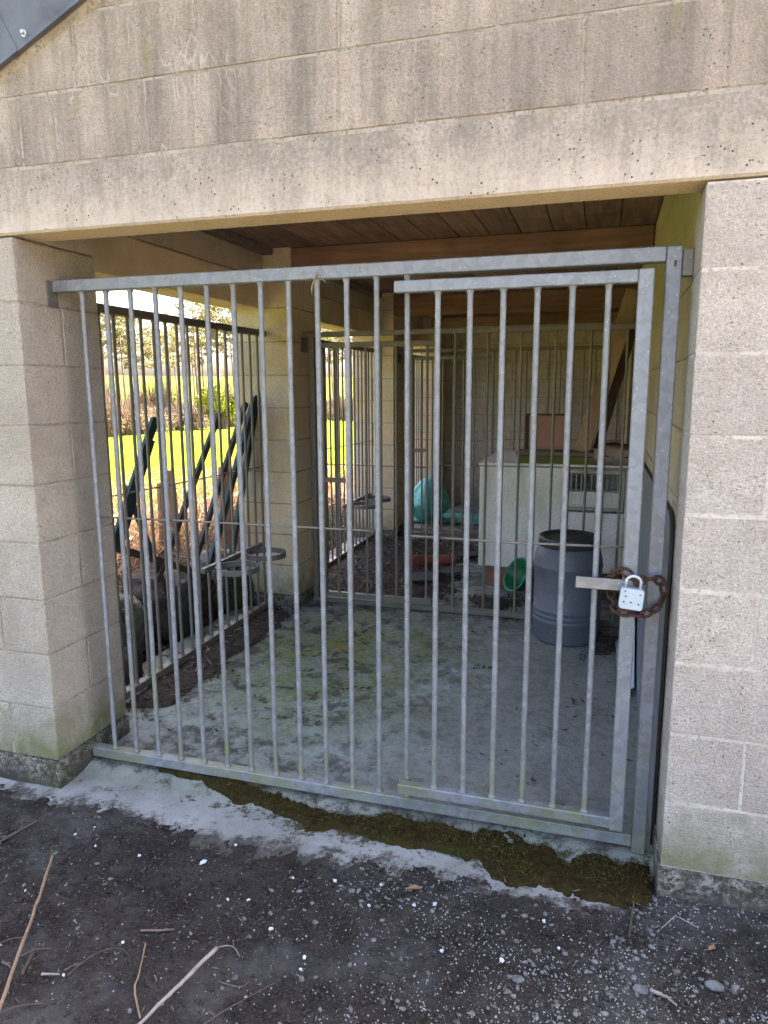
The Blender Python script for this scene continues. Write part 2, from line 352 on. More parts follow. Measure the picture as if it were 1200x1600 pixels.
gcol = k.mix(k.math('MULTIPLY', k.ramp(k.noise(.02, 4), .42, .58, .35, 1), k.ramp(px, -38, -60)), gcol, k.mix(k.ramp(k.noise(.12, 5), .4, .6), (.085, .062, .03), (.055, .06, .02)))
c = k.mix(k.ramp(dist, -2.7, -3.4), c, gcol)
c = k.mix(k.math('MAXIMUM', k.ramp(py, 9, 12), k.ramp(py, -34, -38)), c, gcol)
yard = k.math('MULTIPLY', k.math('MULTIPLY', k.ramp(k.math('ADD', py, k.math('MULTIPLY', k.math('SUBTRACT', n1, .5), .8)), -1.7, -3.0), k.ramp(py, -36, -34)), k.ramp(px, -3.2, -2.4))
yard = k.math('MAXIMUM', yard, k.math('MULTIPLY', k.ramp(px, 4.2, 5.2), k.math('MULTIPLY', k.ramp(py, 9.5, 8.5), k.ramp(py, -36, -34))))
c = k.mix(yard, c, k.mix(k.ramp(n2, .35, .65), (.22, .19, .155), (.16, .135, .11)))  # unseen pale gravel yard, added to bounce warm light onto the building
k.bump(k.math('ADD', k.math('MULTIPLY', n2, 1.), k.math('MULTIPLY', n3, .5)), .02)
M['soil'] = k.set(c, 1., spec=.0)
simple('moss_tip', (.105, .085, .022), (.040, .034, .010), 45, .95, 0, 0, 1, .05)
k = NT('moss')
c = k.mix(k.ramp(k.noise(40, 4, .7), .38, .64), (.044, .032, .010), (.024, .017, .0075))
c = k.mix(k.ramp(k.noise(9, 4), .52, .7), c, (.032, .034, .009))
k.bump(k.noise(260, 3, .7), .006); M['moss'] = k.set(c, .97, spec=.05)

# ------------------------------------------------------------------ mesh kit
WL = {}
class MB:
    def __init__(s): s.v = []; s.f = []
    def add(s, v, f):
        o = len(s.v); s.v += [tuple(p) for p in v]; s.f += [tuple(i+o for i in q) for q in f]; return s
    def box(s, x0, x1, y0, y1, z0, z1, b=0., jit=0.):
        if b <= 0:
            v = [(x, y, z) for x in (x0, x1) for y in (y0, y1) for z in (z0, z1)]
            f = [(0, 1, 3, 2), (4, 6, 7, 5), (0, 4, 5, 1), (2, 3, 7, 6), (0, 2, 6, 4), (1, 5, 7, 3)]
            return s.add(v, f)
        v = []; ix = {}
        for i, x in enumerate((x0, x1)):
            for j, y in enumerate((y0, y1)):
                for l, z in enumerate((z0, z1)):
                    bx = b if i == 0 else -b; by = b if j == 0 else -b; bz = b if l == 0 else -b
                    jx, jy, jz = [random.uniform(-jit, jit) for _ in range(3)] if jit else (0, 0, 0)
                    for a, p in enumerate(((x, y+by, z+bz), (x+bx, y, z+bz), (x+bx, y+by, z))):
                        ix[i, j, l, a] = len(v); v.append((p[0]+jx*(a != 0), p[1]+jy*(a != 1), p[2]+jz*(a != 2)))
        f = []
        for i in (0, 1): f.append([ix[i, j, l, 0] for j, l in ((0, 0), (1, 0), (1, 1), (0, 1))])
        for j in (0, 1): f.append([ix[i, j, l, 1] for i, l in ((0, 0), (1, 0), (1, 1), (0, 1))])
        for l in (0, 1): f.append([ix[i, j, l, 2] for i, j in ((0, 0), (1, 0), (1, 1), (0, 1))])
        for i in (0, 1):
            for j in (0, 1): f.append([ix[i, j, 0, 0], ix[i, j, 1, 0], ix[i, j, 1, 1], ix[i, j, 0, 1]])
            for l in (0, 1): f.append([ix[i, 0, l, 0], ix[i, 1, l, 0], ix[i, 1, l, 2], ix[i, 0, l, 2]])
        for j in (0, 1):
            for l in (0, 1): f.append([ix[0, j, l, 1], ix[1, j, l, 1], ix[1, j, l, 2], ix[0, j, l, 2]])
        for i in (0, 1):
            for j in (0, 1):
                for l in (0, 1): f.append([ix[i, j, l, a] for a in range(3)])
        c = Vector(((x0+x1)/2, (y0+y1)/2, (z0+z1)/2)); g = []
        for q in f:
            P = [Vector(v[t]) for t in q]; n = (P[1]-P[0]).cross(P[2]-P[0]); m = sum(P, Vector())/len(P)
            g.append(q if n.dot(m-c) > 0 else q[::-1])
        return s.add(v, g)
    def tube(s, pts, r, n=8, cap=True):
        P = [Vector(p) for p in pts]; rr = [r]*len(P) if isinstance(r, (int, float)) else list(r)
        T = [(P[min(i+1, len(P)-1)]-P[max(i-1, 0)]).normalized() for i in range(len(P))]
        a = Vector((0, 0, 1)) if abs(T[0].z) < .9 else Vector((1, 0, 0))
        u = T[0].cross(a).normalized(); v = []; f = []
        for i, p in enumerate(P):
            u = (u-T[i]*u.dot(T[i])).normalized(); w_ = T[i].cross(u)
            for j in range(n):
                t = 2*math.pi*j/n; v.append(p+(u*math.cos(t)+w_*math.sin(t))*rr[i])
        for i in range(len(P)-1):
            for j in range(n): f.append((i*n+j, i*n+(j+1) % n, (i+1)*n+(j+1) % n, (i+1)*n+j))
        if cap: f.append(tuple(range(n))[::-1]); f.append(tuple((len(P)-1)*n+j for j in range(n)))
        return s.add(v, f)
    def ring(s, c, r, t, n=32, m=8, rx=None, ax=(1, 0, 0), ay=(0, 1, 0), sq=None):
        ax = Vector(ax).normalized(); ay = Vector(ay).normalized(); az_ = ax.cross(ay); c = Vector(c); v = []; f = []
        for i in range(n):
            a = 2*math.pi*i/n; rad = ax*math.cos(a)+ay*math.sin(a)
            off = ax*(math.cos(a)*r)+ay*(math.sin(a)*(rx or r))
            for j in range(m):
                b = 2*math.pi*j/m
                if sq: dr, dz = [(-t, -sq), (t, -sq), (t, sq), (-t, sq)][j]
                else: dr, dz = t*math.cos(b), t*math.sin(b)
                v.append(c+off+rad*dr+az_*dz)
        for i in range(n):
            for j in range(m): f.append((i*m+j, ((i+1) % n)*m+j, ((i+1) % n)*m+(j+1) % m, i*m+(j+1) % m))
        return s.add(v, f)
    def lathe(s, prof, n=40, c=(0, 0, 0)):
        v = []; f = []
        for r, z in prof:
            for j in range(n):
                a = 2*math.pi*j/n; v.append((c[0]+r*math.cos(a), c[1]+r*math.sin(a), c[2]+z))
        for i in range(len(prof)-1):
            for j in range(n): f.append((i*n+j, i*n+(j+1) % n, (i+1)*n+(j+1) % n, (i+1)*n+j))
        return s.add(v, f)
    def mesh(s, name, off=(0, 0, 0)):
        me = bpy.data.meshes.new(name); o = Vector(off)
        me.from_pydata([tuple(Vector(p)-o) for p in s.v], [], s.f); me.update(); return me
def obj(name, me, mat, parent=None, loc=(0, 0, 0), smooth=False, fix=False):
    if fix:
        bm = bmesh.new(); bm.from_mesh(me); bmesh.ops.recalc_face_normals(bm, faces=bm.faces); bm.to_mesh(me); bm.free()
    if mat is not None and not me.materials: me.materials.append(mat)
    if smooth: me.polygons.foreach_set('use_smooth', [True]*len(me.polygons))
    o = bpy.data.objects.new(name, me); COL.objects.link(o); o.location = loc
    if parent is not None: o.parent = parent; WL[o.name] = WL[parent.name]
    return o
def part(name, mb, mat, parent, smooth=False, fix=False):      # vertices given in world space
    return obj(name, mb.mesh(name, WL[parent.name]), M[mat], parent, (0, 0, 0), smooth, fix)
def tag(o, label=None, cat=None, group=None, kind=None):
    if label: o['label'] = label
    if cat: o['category'] = cat
    if group: o['group'] = group
    if kind: o['kind'] = kind
    return o
def thing(name, label, cat, loc=(0, 0, 0), group=None):
    o = bpy.data.objects.new(name, None); COL.objects.link(o); o.location = loc; o.empty_display_size = .1
    WL[o.name] = Vector(loc); return tag(o, label, cat, group)
def solo(name, mb, mat, base, label, cat, group=None, smooth=False, fix=False):   # one-mesh thing, world-space vertices
    return tag(obj(name, mb.mesh(name, base), M[mat], None, base, smooth, fix), label, cat, group)
def shared(name, me, mat, parent, wpos):
    return obj(name, me, mat, parent, Vector(wpos)-WL[parent.name])
def np_mesh(name, V, F):
    me = bpy.data.meshes.new(name); V = np.asarray(V, np.float32); F = np.asarray(F, np.int32); k_ = F.shape[1]
    me.vertices.add(len(V)); me.vertices.foreach_set('co', V.ravel())
    me.loops.add(F.size); me.loops.foreach_set('vertex_index', F.ravel())
    me.polygons.add(len(F)); me.polygons.foreach_set('loop_start', np.arange(0, F.size, k_, dtype=np.int32))
    me.polygons.foreach_set('loop_total', np.full(len(F), k_, np.int32)); me.update(); me.validate(); return me
def grid_mesh(name, xs, ys, zf, mask=None):
    X, Y = np.meshgrid(xs, ys); Z = zf(X, Y); nx = len(xs); ny = len(ys)
    V = np.stack([X, Y, Z], -1).reshape(-1, 3)
    i = (np.arange(ny-1)[:, None]*nx+np.arange(nx-1)[None]).ravel()
    F = np.stack([i, i+1, i+nx+1, i+nx], 1)
    if mask is not None:
        mk = mask(X, Y).reshape(-1); F = F[mk[F].any(1)]
    return np_mesh(name, V, F)

# ------------------------------------------------------------------ ground and floor
CX, CY = CAM.x, CAM.y
EX = [-1, -.2, .02, .14, .24, .5, .72, 1.08, 1.4, 1.63, 1.85, 2.1, 2.2, 2.26, 2.31, 4]; EY = [.06, -.05, -.11, -.13, -.06, -.115, -.175, -.16, -.085, -.10, -.145, -.13, -.09, .02, .10, .10]
def slab_z(x, y):
    return -.118+.026*sstep(.10, .20, y)+.004*fbm(x*5, y*5, 3)+.003*fbm(x*24, y*24, 5)
def ground_z(x, y):
    d = np.interp(x, EX, EY)-y+.10*fbm(x*9, y*9, 41)
    z = -.118+np.clip(d*.13, -.035, .014)+.030*fbm(x*3.1, y*3.1, 11)*np.clip(d*4, 0.1, 1)+.022*fbm(x*15, y*15, 12, 5)+.010*fbm(x*60, y*60, 14, 3)
    # left bank rises a little beside the side openings
    bank = sstep(-.45, -1.3, x)*sstep(.2, 1.2, y)*sstep(11, 7, y)
    z = z+bank*(.20+.12*fbm(x*2, y*2, 21))
    dist = np.hypot(x-1, y-3)
    dd = np.maximum(dist-5, 0)
    z = z-.030*np.minimum(dd, 100)+np.maximum(dist-125, 0)*.0095*sstep(125, 200, dist)+1.2*fbm(x*.012, y*.012, 31)*sstep(20, 90, dist)
    z = np.where(dist > 380, z+(dist-380)*.02, z)
    inside = (x > -.42)*(x < 3.7)*(y > .16)*(y < 7.5)
    return np.where(inside, -.45, z)
def spread(a, b, step, lo, hi, g=1.22, cap=40):
    m = list(np.arange(a, b, step)); s_ = step; t = b
    up = []
    while t < hi: up.append(t); s_ = min(s_*g, cap); t += s_
    up.append(hi); s_ = step; t = a; dn = []
    while t > lo: s_ = min(s_*g, cap); t -= s_; dn.append(t)
    return np.array(dn[::-1]+m+up)
gx = spread(-.3, 2.95, .0085, -750, 750, 1.13, 14); gy = spread(-1.15, .02, .0085, -500, 800, 1.10, 14)
g = obj('ground', grid_mesh('ground', gx, gy, ground_z), M['soil'], smooth=True); tag(g, 'dark bare soil in front running out to grass field', kind='structure')
fx = np.arange(-.445, 2.31, .018); fy = np.concatenate([np.arange(-.34, .5, .012), np.arange(.5, 7.45, .03)])
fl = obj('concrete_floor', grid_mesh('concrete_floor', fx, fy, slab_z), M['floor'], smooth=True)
tag(fl, 'stained concrete floor slab with green algae', kind='structure')

# ------------------------------------------------------------------ the building
ROOF_A, ROOF_B = 2.5405, .454               # underside of the verge: z = A + B x  (left slope)
RIDGE = 1.64
def roof_z(x): return ROOF_A+ROOF_B*(x if x < RIDGE else 2*RIDGE-x)
BLD = thing('kennel_building', 'weathered concrete block kennel building with open gable end and low pitched roof', 'building', (0, 0, 0))
_bc = {}
def block_mesh(dx, dy, dz):
    key = (round(dx, 3), round(dy, 3), round(dz, 3), random.randrange(3))
    if key not in _bc:
        mb = MB().box(-dx/2, dx/2, -dy/2, dy/2, -dz/2, dz/2, .0030, .0020)
        _bc[key] = mb.mesh('block')
    return _bc[key]
_bm2 = {}
def block(parent, mat, x0, x1, y0, y1, z0, z1):
    me = block_mesh(x1-x0, y1-y0, z1-z0)
    if not me.materials: me.materials.append(M[mat])
    elif me.materials[0] != M[mat]:
        kk = (me.name, mat)
        if kk not in _bm2:
            c_ = me.copy(); c_.materials.clear(); c_.materials.append(M[mat]); _bm2[kk] = c_
        me = _bm2[kk]
    o = obj('block', me, None, parent, ((x0+x1)/2, (y0+y1)/2, (z0+z1)/2))
    o.location.y += random.uniform(-.0012, .0012)
    return o
H = .225; J = .007; CEIL = 2.41
def rows(z0, z1):
    k_ = int(math.floor(z0/H+1e-6)); out = []
    while k_*H < z1-.03: out.append((k_, max(k_*H, z0), min((k_+1)*H-J, z1))); k_ += 1
    return out
def pier(y0, zlo, zhi, dmat='pier_block', foundation=True, ydepth=.44, parent=BLD):
    y1 = y0+ydepth
    p_ = part('pier', MB().box(-.4375, -.0025, y0+.0025, y1-.0025, zlo, zhi), 'mortar', parent)
    for k_, a, b in rows(zlo, zhi):
        if ydepth < .4: block(p_, dmat, -.44, 0, y0, y1, a, b)
        elif k_ % 2 == 0:
            block(p_, dmat, -.44, -.225, y0, y1, a, b); block(p_, dmat, -.215, 0, y0, y1, a, b)
        else:
            block(p_, dmat, -.44, 0, y0, y0+.215, a, b); block(p_, dmat, -.44, 0, y0+.225, y1, a, b)
    if foundation:
        part('foundation', rough_box(-.452, .008, y0-.008, y1+.008, -.45, -.006), 'foundation', parent, fix=True)
    return p_
def rough_box(x0, x1, y0, y1, z0, z1, amp=.010, step=.03):
    bm = bmesh.new(); bmesh.ops.create_cube(bm, size=1)
    n = max(2, int(max(x1-x0, y1-y0, z1-z0)/step)); n = min(n, 40)
    bmesh.ops.subdivide_edges(bm, edges=bm.edges[:], cuts=min(n, 18), use_grid_fill=True)
    mb = MB(); bm.verts.ensure_lookup_table()
    for v in bm.verts:
        p = Vector(((v.co.x+.5)*(x1-x0)+x0, (v.co.y+.5)*(y1-y0)+y0, (v.co.z+.5)*(z1-z0)+z0))
        nn = v.normal
        d = amp*float(fbm((p.x+p.y)*11+p.z*3, p.z*11+p.x*2, 55, 4))*1.4
        mb.v.append(tuple(p+nn*d))
    mb.f = [tuple(q.index for q in fc.verts) for fc in bm.faces]; bm.free(); return mb
# front left pier (below the lintel) and the part of it behind the lintel
pier(0, 0, 9*H-.004)
pier(.155, 9*H, CEIL, foundation=False, ydepth=.285)
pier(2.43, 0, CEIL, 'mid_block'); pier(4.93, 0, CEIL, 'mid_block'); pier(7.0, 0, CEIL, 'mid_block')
# right front wall
rw = part('wall', MB().box(2.2915, 3.7175, .0012, .21, 0, 9*H-.004), 'pale_mortar', BLD)
for k_, a, b in rows(0, 9*H):
    x = 2.289
    cuts = [2.289]+([2.504, 2.964, 3.424, 3.72] if k_ % 2 else [2.744, 3.204, 3.664, 3.72])
    for i in range(len(cuts)-1):
        e_ = cuts[i+1]-(J if i < len(cuts)-2 else 0)
        if e_-cuts[i] > .02: block(rw, 'pale_block', cuts[i], e_, 0, .215, a, b)
part('foundation', rough_box(2.284, 3.74, -.004, .225, -.45, -.003, .006), 'foundation', BLD, fix=True)
# front lintel
ln = MB(); ln.box(-.215, 2.50, 0, .150, 9*H+.004, 10*H-J, .006, .002)
lint = part('lintel', ln, 'lintel', BLD); lint['label'] = 'smooth pale cast concrete lintel over the opening'
# gable wall above
def clip_block(parent, mat, x0, x1, y0, y1, z0, z1):
    zt = [roof_z(x)+.02 for x in (x0, x1)]
    if max(zt) < z0+.02: return
    if min(zt) > z1: return block(parent, mat, x0, x1, y0, y1, z0, z1)
    mb = MB().box(x0, x1, y0, y1, z0, z1, .0045)
    me = mb.mesh('block'); bm = bmesh.new(); bm.from_mesh(me)
    for sgn in (1, -1):
        n = Vector((-ROOF_B*sgn, 0, 1)); p0 = Vector((RIDGE, 0, roof_z(RIDGE)+.02))
        res = bmesh.ops.bisect_plane(bm, geom=bm.verts[:]+bm.edges[:]+bm.faces[:], plane_co=p0, plane_no=n, clear_outer=True)
        ed = [e for e in res['geom_cut'] if isinstance(e, bmesh.types.BMEdge)]
        if ed: bmesh.ops.holes_fill(bm, edges=[e for e in bm.edges if e.is_boundary])
    bm.to_mesh(me); bm.free()
    if len(me.polygons): obj('block', me, M[mat], parent)
gw = MB()
poly = [(-.435, 9*H+.006), (3.715, 9*H+.006), (3.715, roof_z(3.715)+.015), (RIDGE, roof_z(RIDGE)+.015), (-.435, roof_z(-.435)+.015)]
v = [(x, y, z) for y in (.005, .145) for x, z in poly]; n5 = 5
# the core sits behind lintel and blocks
v = [(x, .005 if y < .1 else .145, z) for x, y, z in v]
poly2 = [(-.435, 10*H-.012)]+[(3.715, 10*H-.012)]+poly[2:]
v = [(x, y, z) for y in (.0025, .145) for x, z in poly2]
gw.add(v, [(0, 1, 2, 3, 4), (9, 8, 7, 6, 5)]+[(i, i+5, (i+1) % 5+5, (i+1) % 5) for i in range(5)])
gwall = part('wall', gw, 'mortar', BLD, fix=True)
block(gwall, 'block', -.44, -.225, 0, .15, 9*H, 10*H-J)
for a_, b_ in ((2.51, 2.95), (2.96, 3.40), (3.41, 3.72)): block(gwall, 'block', a_, b_, 0, .15, 9*H, 10*H-J)
for k_ in range(10, 14):
    off = .08 if k_ % 2 == 0 else .315
    xs_ = [-.44]+[x for x in [off+.47*i for i in range(-2, 9)] if -.35 < x < 3.65]+[3.73]
    for i in range(len(xs_)-1): clip_block(gwall, 'block', xs_[i], xs_[i+1]-J, 0, .15, k_*H, (k_+1)*H-J)
# sloping mortar fillet under the verge
fl_ = MB()
for s0, s1 in ((-.44, RIDGE),):
    q = []
    for x in np.linspace(s0, s1, 60):
        zt = roof_z(x)+.02; th = .020+.012*float(fbm(x*7, 3, 61))
        q.append([(x, .0, zt-th-.02), (x, -.012, zt-th), (x, -.016, zt-.004), (x, .0, zt)])
    vv = [p for a in q for p in a]
    fl_.add(vv, [(4*i+j, 4*i+4+j, 4*i+5+j, 4*i+1+j) for i in range(59) for j in range(3)])
part('mortar_fillet', fl_, 'mortar', BLD, fix=True, smooth=True)
# side beams over the left openings
for y0, y1 in ((.44, 2.43), (2.87, 4.93), (5.37, 7.0)):
    part('lintel', MB().box(-.42, -.20, y0+.002, y1-.002, 2.012, 2.215, .006, .002), 'side_lintel', BLD)
    up = part('wall', MB().box(-.414, -.206, y0+.002, y1-.002, 2.216, CEIL), 'mortar', BLD)
    x = y0+.005
    while x < y1-.03:
        e_ = min(x+.44, y1-.005); block(up, 'inner_block', -.42, -.20, x, e_, 2.222, CEIL-.002); x = e_+J
    part('wall_plate', MB().box(-.199, -.12, y0+.003, y1-.003, CEIL-.045, CEIL-.003, .004), 'grey_plank_wood', BLD)
# right inner wall and back wall
iw = part('wall', MB().box(2.300, 2.39, .225, 7.43, -.2, CEIL+.09), 'mortar', BLD)
for k_, a, b in rows(0, CEIL):
    y = .225+(0 if k_ % 2 else -.225)
    while y < 7.42:
        s_ = max(y, .226); e_ = min(y+.44, 7.425)
        if e_-s_ > .03: block(iw, 'inner_block', 2.295, 2.395, s_, e_, a, b)
        y += .45
bw = part('wall', MB().box(-.43, 2.45, 7.445, 7.54, -.3, CEIL+.09), 'mortar', BLD)
for k_, a, b in rows(0, CEIL):
    x = -.0+(0 if k_ % 2 else -.225)
    while x < 2.29:
        s_ = max(x, .005); e_ = min(x+.44, 2.29)
        if e_-s_ > .03: block(bw, 'back_block', s_, e_, 7.44, 7.545, a, b)
        x += .45
part('wall', MB().box(3.62, 3.72, .216, 7.54, -.4, 2.40, .004), 'inner_block', BLD)
part('wall', MB().box(2.46, 3.615, 7.44, 7.54, -.4, 2.40, .004), 'inner_block', BLD)
# ceiling boards and joists
ce = part('ceiling', MB().box(-.2, 2.294, .152, 7.43, CEIL+.026, CEIL+.04), 'dark_timber', BLD)
_cb = {}
for i in range(13):
    xa = -.198+i*.1917
    for (ya, yb) in ((.152, 2.52), (2.524, 4.98), (4.984, 7.43)):
        key = (round(yb-ya, 3), random.randrange(2))
        if key not in _cb: _cb[key] = MB().box(0, .187, 0, yb-ya, 0, .022, .003, .0015).mesh('board')
        o = shared('board', _cb[key], M['ceiling_wood'], ce, (xa, ya, CEIL+random.uniform(0, .003)))
part('joist', MB().box(-.198, 2.292, 2.46, 2.58, 2.275, CEIL-.001, .006, .002), 'joist_wood', BLD)
part('joist', MB().box(.02, 2.292, 4.86, 5.0, 2.185, 2.365, .006, .002), 'joist_wood', BLD)
part('joist', MB().box(.30, 2.292, 5.3, 5.42, 2.10, 2.19, .006, .002), 'joist_wood', BLD)
part('joist', MB().box(-.198, 2.292, 7.2, 7.3, 2.26, CEIL-.001, .006, .002), 'joist_wood', BLD)
# roof
for sgn in (-1, 1):
    x0, x1 = (-.78, RIDGE) if sgn < 0 else (RIDGE, 2*RIDGE+.78)
    mb = MB(); zz0, zz1 = roof_z(x0)+.035, roof_z(x1)+.035
    v = []
    for y in (-.022, 7.75):
        v += [(x0, y, zz0), (x1, y, zz1), (x1, y, zz1+.05), (x0, y, zz0+.05)]
    mb.add(v, [(0, 1, 2, 3), (7, 6, 5, 4), (0, 4, 5, 1), (1, 5, 6, 2), (2, 6, 7, 3), (3, 7, 4, 0)])
    part('roof', mb, 'roof_sheet', BLD, fix=True)
def verge(xa, xb, ca, cb, yo):
    # folded metal strip: face, bottom return
    mb = MB(); hgt = .24; n = Vector((-ROOF_B, 0, 1)).normalized()
    pa = Vector((xa, yo, roof_z(xa))); pb = Vector((xb, yo, roof_z(xb)))
    pts = []
    for p, tw in ((pa, ca), (pb, cb)):
        t = Vector((1, 0, ROOF_B)).normalized()*tw
        pts.append([p+Vector((0, .012, 0)), p+Vector((0, .012, .004)), p+Vector((0, .006, .004))+n*.002, p+n*hgt+t+Vector((0, .006, 0)),
                    p+n*hgt+t, p+n*.016+Vector((0, 0, 0)), p+Vector((0, -.006, 0))])
    m = len(pts[0]); v = pts[0]+pts[1]
    mb.add(v, [(i, (i+1) % m, m+(i+1) % m, m+i) for i in range(m)]+[tuple(range(m)), tuple(range(m, 2*m))[::-1]])
    return mb
vf = part('verge_flashing', verge(-.79, .125, 0, -.02, -.0335), 'flashing', BLD, fix=True)
vf2 = part('verge_flashing', verge(.095, RIDGE, 0, 0, -.030), 'flashing', BLD, fix=True)
bo = MB(); bo.tube([(.153, -.030, 2.649), (.153, -.034, 2.649)], .011, 12); bo.tube([(.153, -.034, 2.649), (.153, -.043, 2.651), (.153, -.047, 2.652)], [.0065, .0065, .003], 10)
part('bolt', bo, 'shackle_steel', vf2)
mb = verge(-.79, RIDGE, 0, 0, -.03); mb.v = [(2*RIDGE-p[0]+.002, p[1], p[2]) for p in mb.v]
part('verge_flashing', mb, 'flashing', BLD, fix=True)

# ------------------------------------------------------------------ grilles
_bar = {}
def bar(parent, mat, x, y, z0, z1, r=.0095, n=12):
    key = (round(z1-z0, 4), r, mat)
    if key not in _bar:
        me = MB().tube([(0, 0, 0), (0, 0, .004), (0, 0, .010), (0, 0, .016), (0, 0, (z1-z0)/2), (0, 0, z1-z0-.016), (0, 0, z1-z0-.010), (0, 0, z1-z0-.004), (0, 0, z1-z0)], [r*1.55, r*1.45, r*1.12, r, r, r, r*1.12, r*1.45, r*1.55], n).mesh('bar'); me.polygons.foreach_set('use_smooth', [len(p.vertices) == 4 for p in me.polygons]); me.materials.append(M[mat]); _bar[key] = me
    return obj('bar', _bar[key], None, parent, Vector((x, y, z0))-WL[parent.name])
GX = [.12+.1075*i for i in range(13)]
G = thing('entrance_grille', 'galvanised steel bar panel with top rail spanning the whole front opening', 'grille', (1.15, .2, -.09))
part('rail', MB().box(.003, 2.211, .178, .222, 1.851, 1.895, .003), 'galv', G)
part('post', MB().box(2.212, 2.256, .178, .222, -.092, 1.8945, .003), 'galv', G)
part('rail', MB().box(.02, 2.211, .178, .222, -.070, -.028, .003), 'galv', G)
for x in GX: bar(G, 'galv', x, .2, -.029, 1.853)
part('rod', MB().tube([(.12, .2112, .972), (.55, .2116, .976), (1.31, .2112, .978)], .0042, 8), 'galv_old', G, smooth=True)
br = MB().box(.001, .006, .150, .205, 1.795, 1.893, .001)
br.tube([(.006, .185, 1.83), (.014, .185, 1.83)], .010, 6); part('bracket', br, 'galv_dark', G)
part('bracket', MB().box(2.257, 2.288, .182, .218, 1.808, 1.885, .002), 'galv_old', G)
part('slot', MB().tube([(2.237, .1785, 1.850), (2.237, .1772, 1.850)], .004, 8).tube([(2.237, .1785, 1.838), (2.237, .1772, 1.838)], .004, 8).box(2.233, 2.241, .1770, .1785, 1.838, 1.850), 'rivet_dark', G)

D = thing('grille_door', 'galvanised bar door hung in front of the right half of the grille, padlocked', 'door', (1.78, .155, .02))
part('rail', MB().box(1.380, 2.134, .136, .174, 1.789, 1.827, .003), 'galv', D)
part('rail', MB().box(1.389, 2.138, .136, .174, .012, .050, .003), 'galv', D)
part('stile', MB().box(2.1345, 2.1790, .134, .176, .006, 1.8285, .003), 'galv', D)
for i in range(6): bar(D, 'galv', 1.524+.1055*i, .155, .049, 1.791)
part('rod', MB().tube([(1.432, .1665, .977), (1.8, .1668, .974), (2.136, .1665, .980)], .0042, 8), 'galv_old', D, smooth=True)
la = part('latch_bar', MB().box(1.992, 2.170, .126, .1335, .846, .883, .0015), 'galv_stain', D)
la['label'] = 'flat stained latch bar'
part('hinge_sleeve', MB().tube([(1.410, .2, 1.795), (1.410, .2, 1.822)], .0145, 12).tube([(1.410, .2, .018), (1.410, .2, .046)], .0145, 12), 'galv', D)

# padlock and chain
P = thing('padlock', 'pale blue steel padlock with dark rivets hanging from the rusty chain', 'padlock', (2.163, .098, .797))
def round_poly(w_, h_, r, n=6):
    out = []
    for cx, cz, a0 in ((w_-r, h_-r, 0), (-w_+r, h_-r, 90), (-w_+r, -h_+r, 180), (w_-r, -h_+r, 270)):
        for i in range(n+1):
            a = R(a0+90*i/n); out.append((cx+r*math.cos(a), cz+r*math.sin(a)))
    return out
def slab_y(pts, y0, y1, b, c, tilt):
    n = len(pts); v = []; ct, st_ = math.cos(tilt), math.sin(tilt)
    for (yy_, s_) in ((y0, 1-b), (y0+.003, 1), (y1-.003, 1), (y1, 1-b)):
        for x, z_ in pts: v.append((c[0]+(x*ct-z_*st_)*s_, yy_, c[2]+(x*st_+z_*ct)*s_))
    f = [tuple(range(n)), tuple(range(3*n, 4*n))[::-1]]
    for l in range(3):
        for i in range(n): f.append((l*n+i, l*n+(i+1) % n, (l+1)*n+(i+1) % n, (l+1)*n+i))
    return MB().add(v, f)
TL = R(-5); pc = (2.163, .1, .832)
body = part('body', slab_y(round_poly(.036, .034, .010), .085, .113, .06, pc, TL), 'padlock_paint', P, fix=True)
sh = [(-.022, .030)]; 
for i in range(13): a = math.pi-math.pi*i/12; sh.append((.022*math.cos(a)+.000, .052+.020*math.sin(a)))
sh.append((.022, .030)); ct, st_ = math.cos(TL), math.sin(TL)
part('shackle', MB().tube([(pc[0]+x*ct-z_*st_, .099, pc[2]+x*st_+z_*ct) for x, z_ in sh], .0052, 10), 'shackle_steel', P, smooth=True)
for x, z_ in ((-.022, .024), (.024, .018), (-.018, .008), (-.022, -.010), (-.001, -.009), (.022, -.013)):
    q = (pc[0]+x*ct-z_*st_, pc[2]+x*st_+z_*ct)
    part('rivet', MB().tube([(q[0], .0868, q[1]), (q[0], .0838, q[1])], .0028, 8), 'rivet_dark', body)
CH = thing('chain', 'rusty brown chain looped round the door stile and grille post', 'chain', (2.19, .15, .78))
cp = [(2.150, .118, .905), (2.128, .112, .918), (2.108, .122, .905), (2.100, .150, .885), (2.100, .185, .855), (2.104, .19, .820),
      (2.112, .150, .796), (2.124, .119, .782), (2.160, .118, .777), (2.196, .122, .776), (2.228, .135, .786), (2.250, .150, .806), (2.262, .163, .834), (2.258, .160, .866), (2.238, .150, .886),
      (2.206, .130, .888), (2.180, .118, .884)]
def catmull(pts, n):
    P_ = [Vector(p) for p in pts]; out = []
    for i in range(len(P_)-1):
        a, b, c_, d = P_[max(i-1, 0)], P_[i], P_[i+1], P_[min(i+2, len(P_)-1)]
        for j in range(n):
            t = j/n; out.append(.5*((2*b)+(c_-a)*t+(2*a-5*b+4*c_-d)*t*t+(3*b-a-3*c_+d)*t**3))
    out.append(P_[-1]); return out
cc = catmull(cp, 20); L = [0]
for i in range(1, len(cc)): L.append(L[-1]+(cc[i]-cc[i-1]).length)
pitch_ = .0345; nl = int(L[-1]/pitch_); LI = MB()
LI.ring((0, 0, 0), .0215, .0047, 22, 8, .0120)
lm = LI.mesh('link'); lm.polygons.foreach_set('use_smooth', [True]*len(lm.polygons)); lm.materials.append(M['rust'])
def at_len(d):
    i = min(int(np.searchsorted(L, d)), len(cc)-1); return cc[i], (cc[min(i+2, len(cc)-1)]-cc[max(i-2, 0)]).normalized()
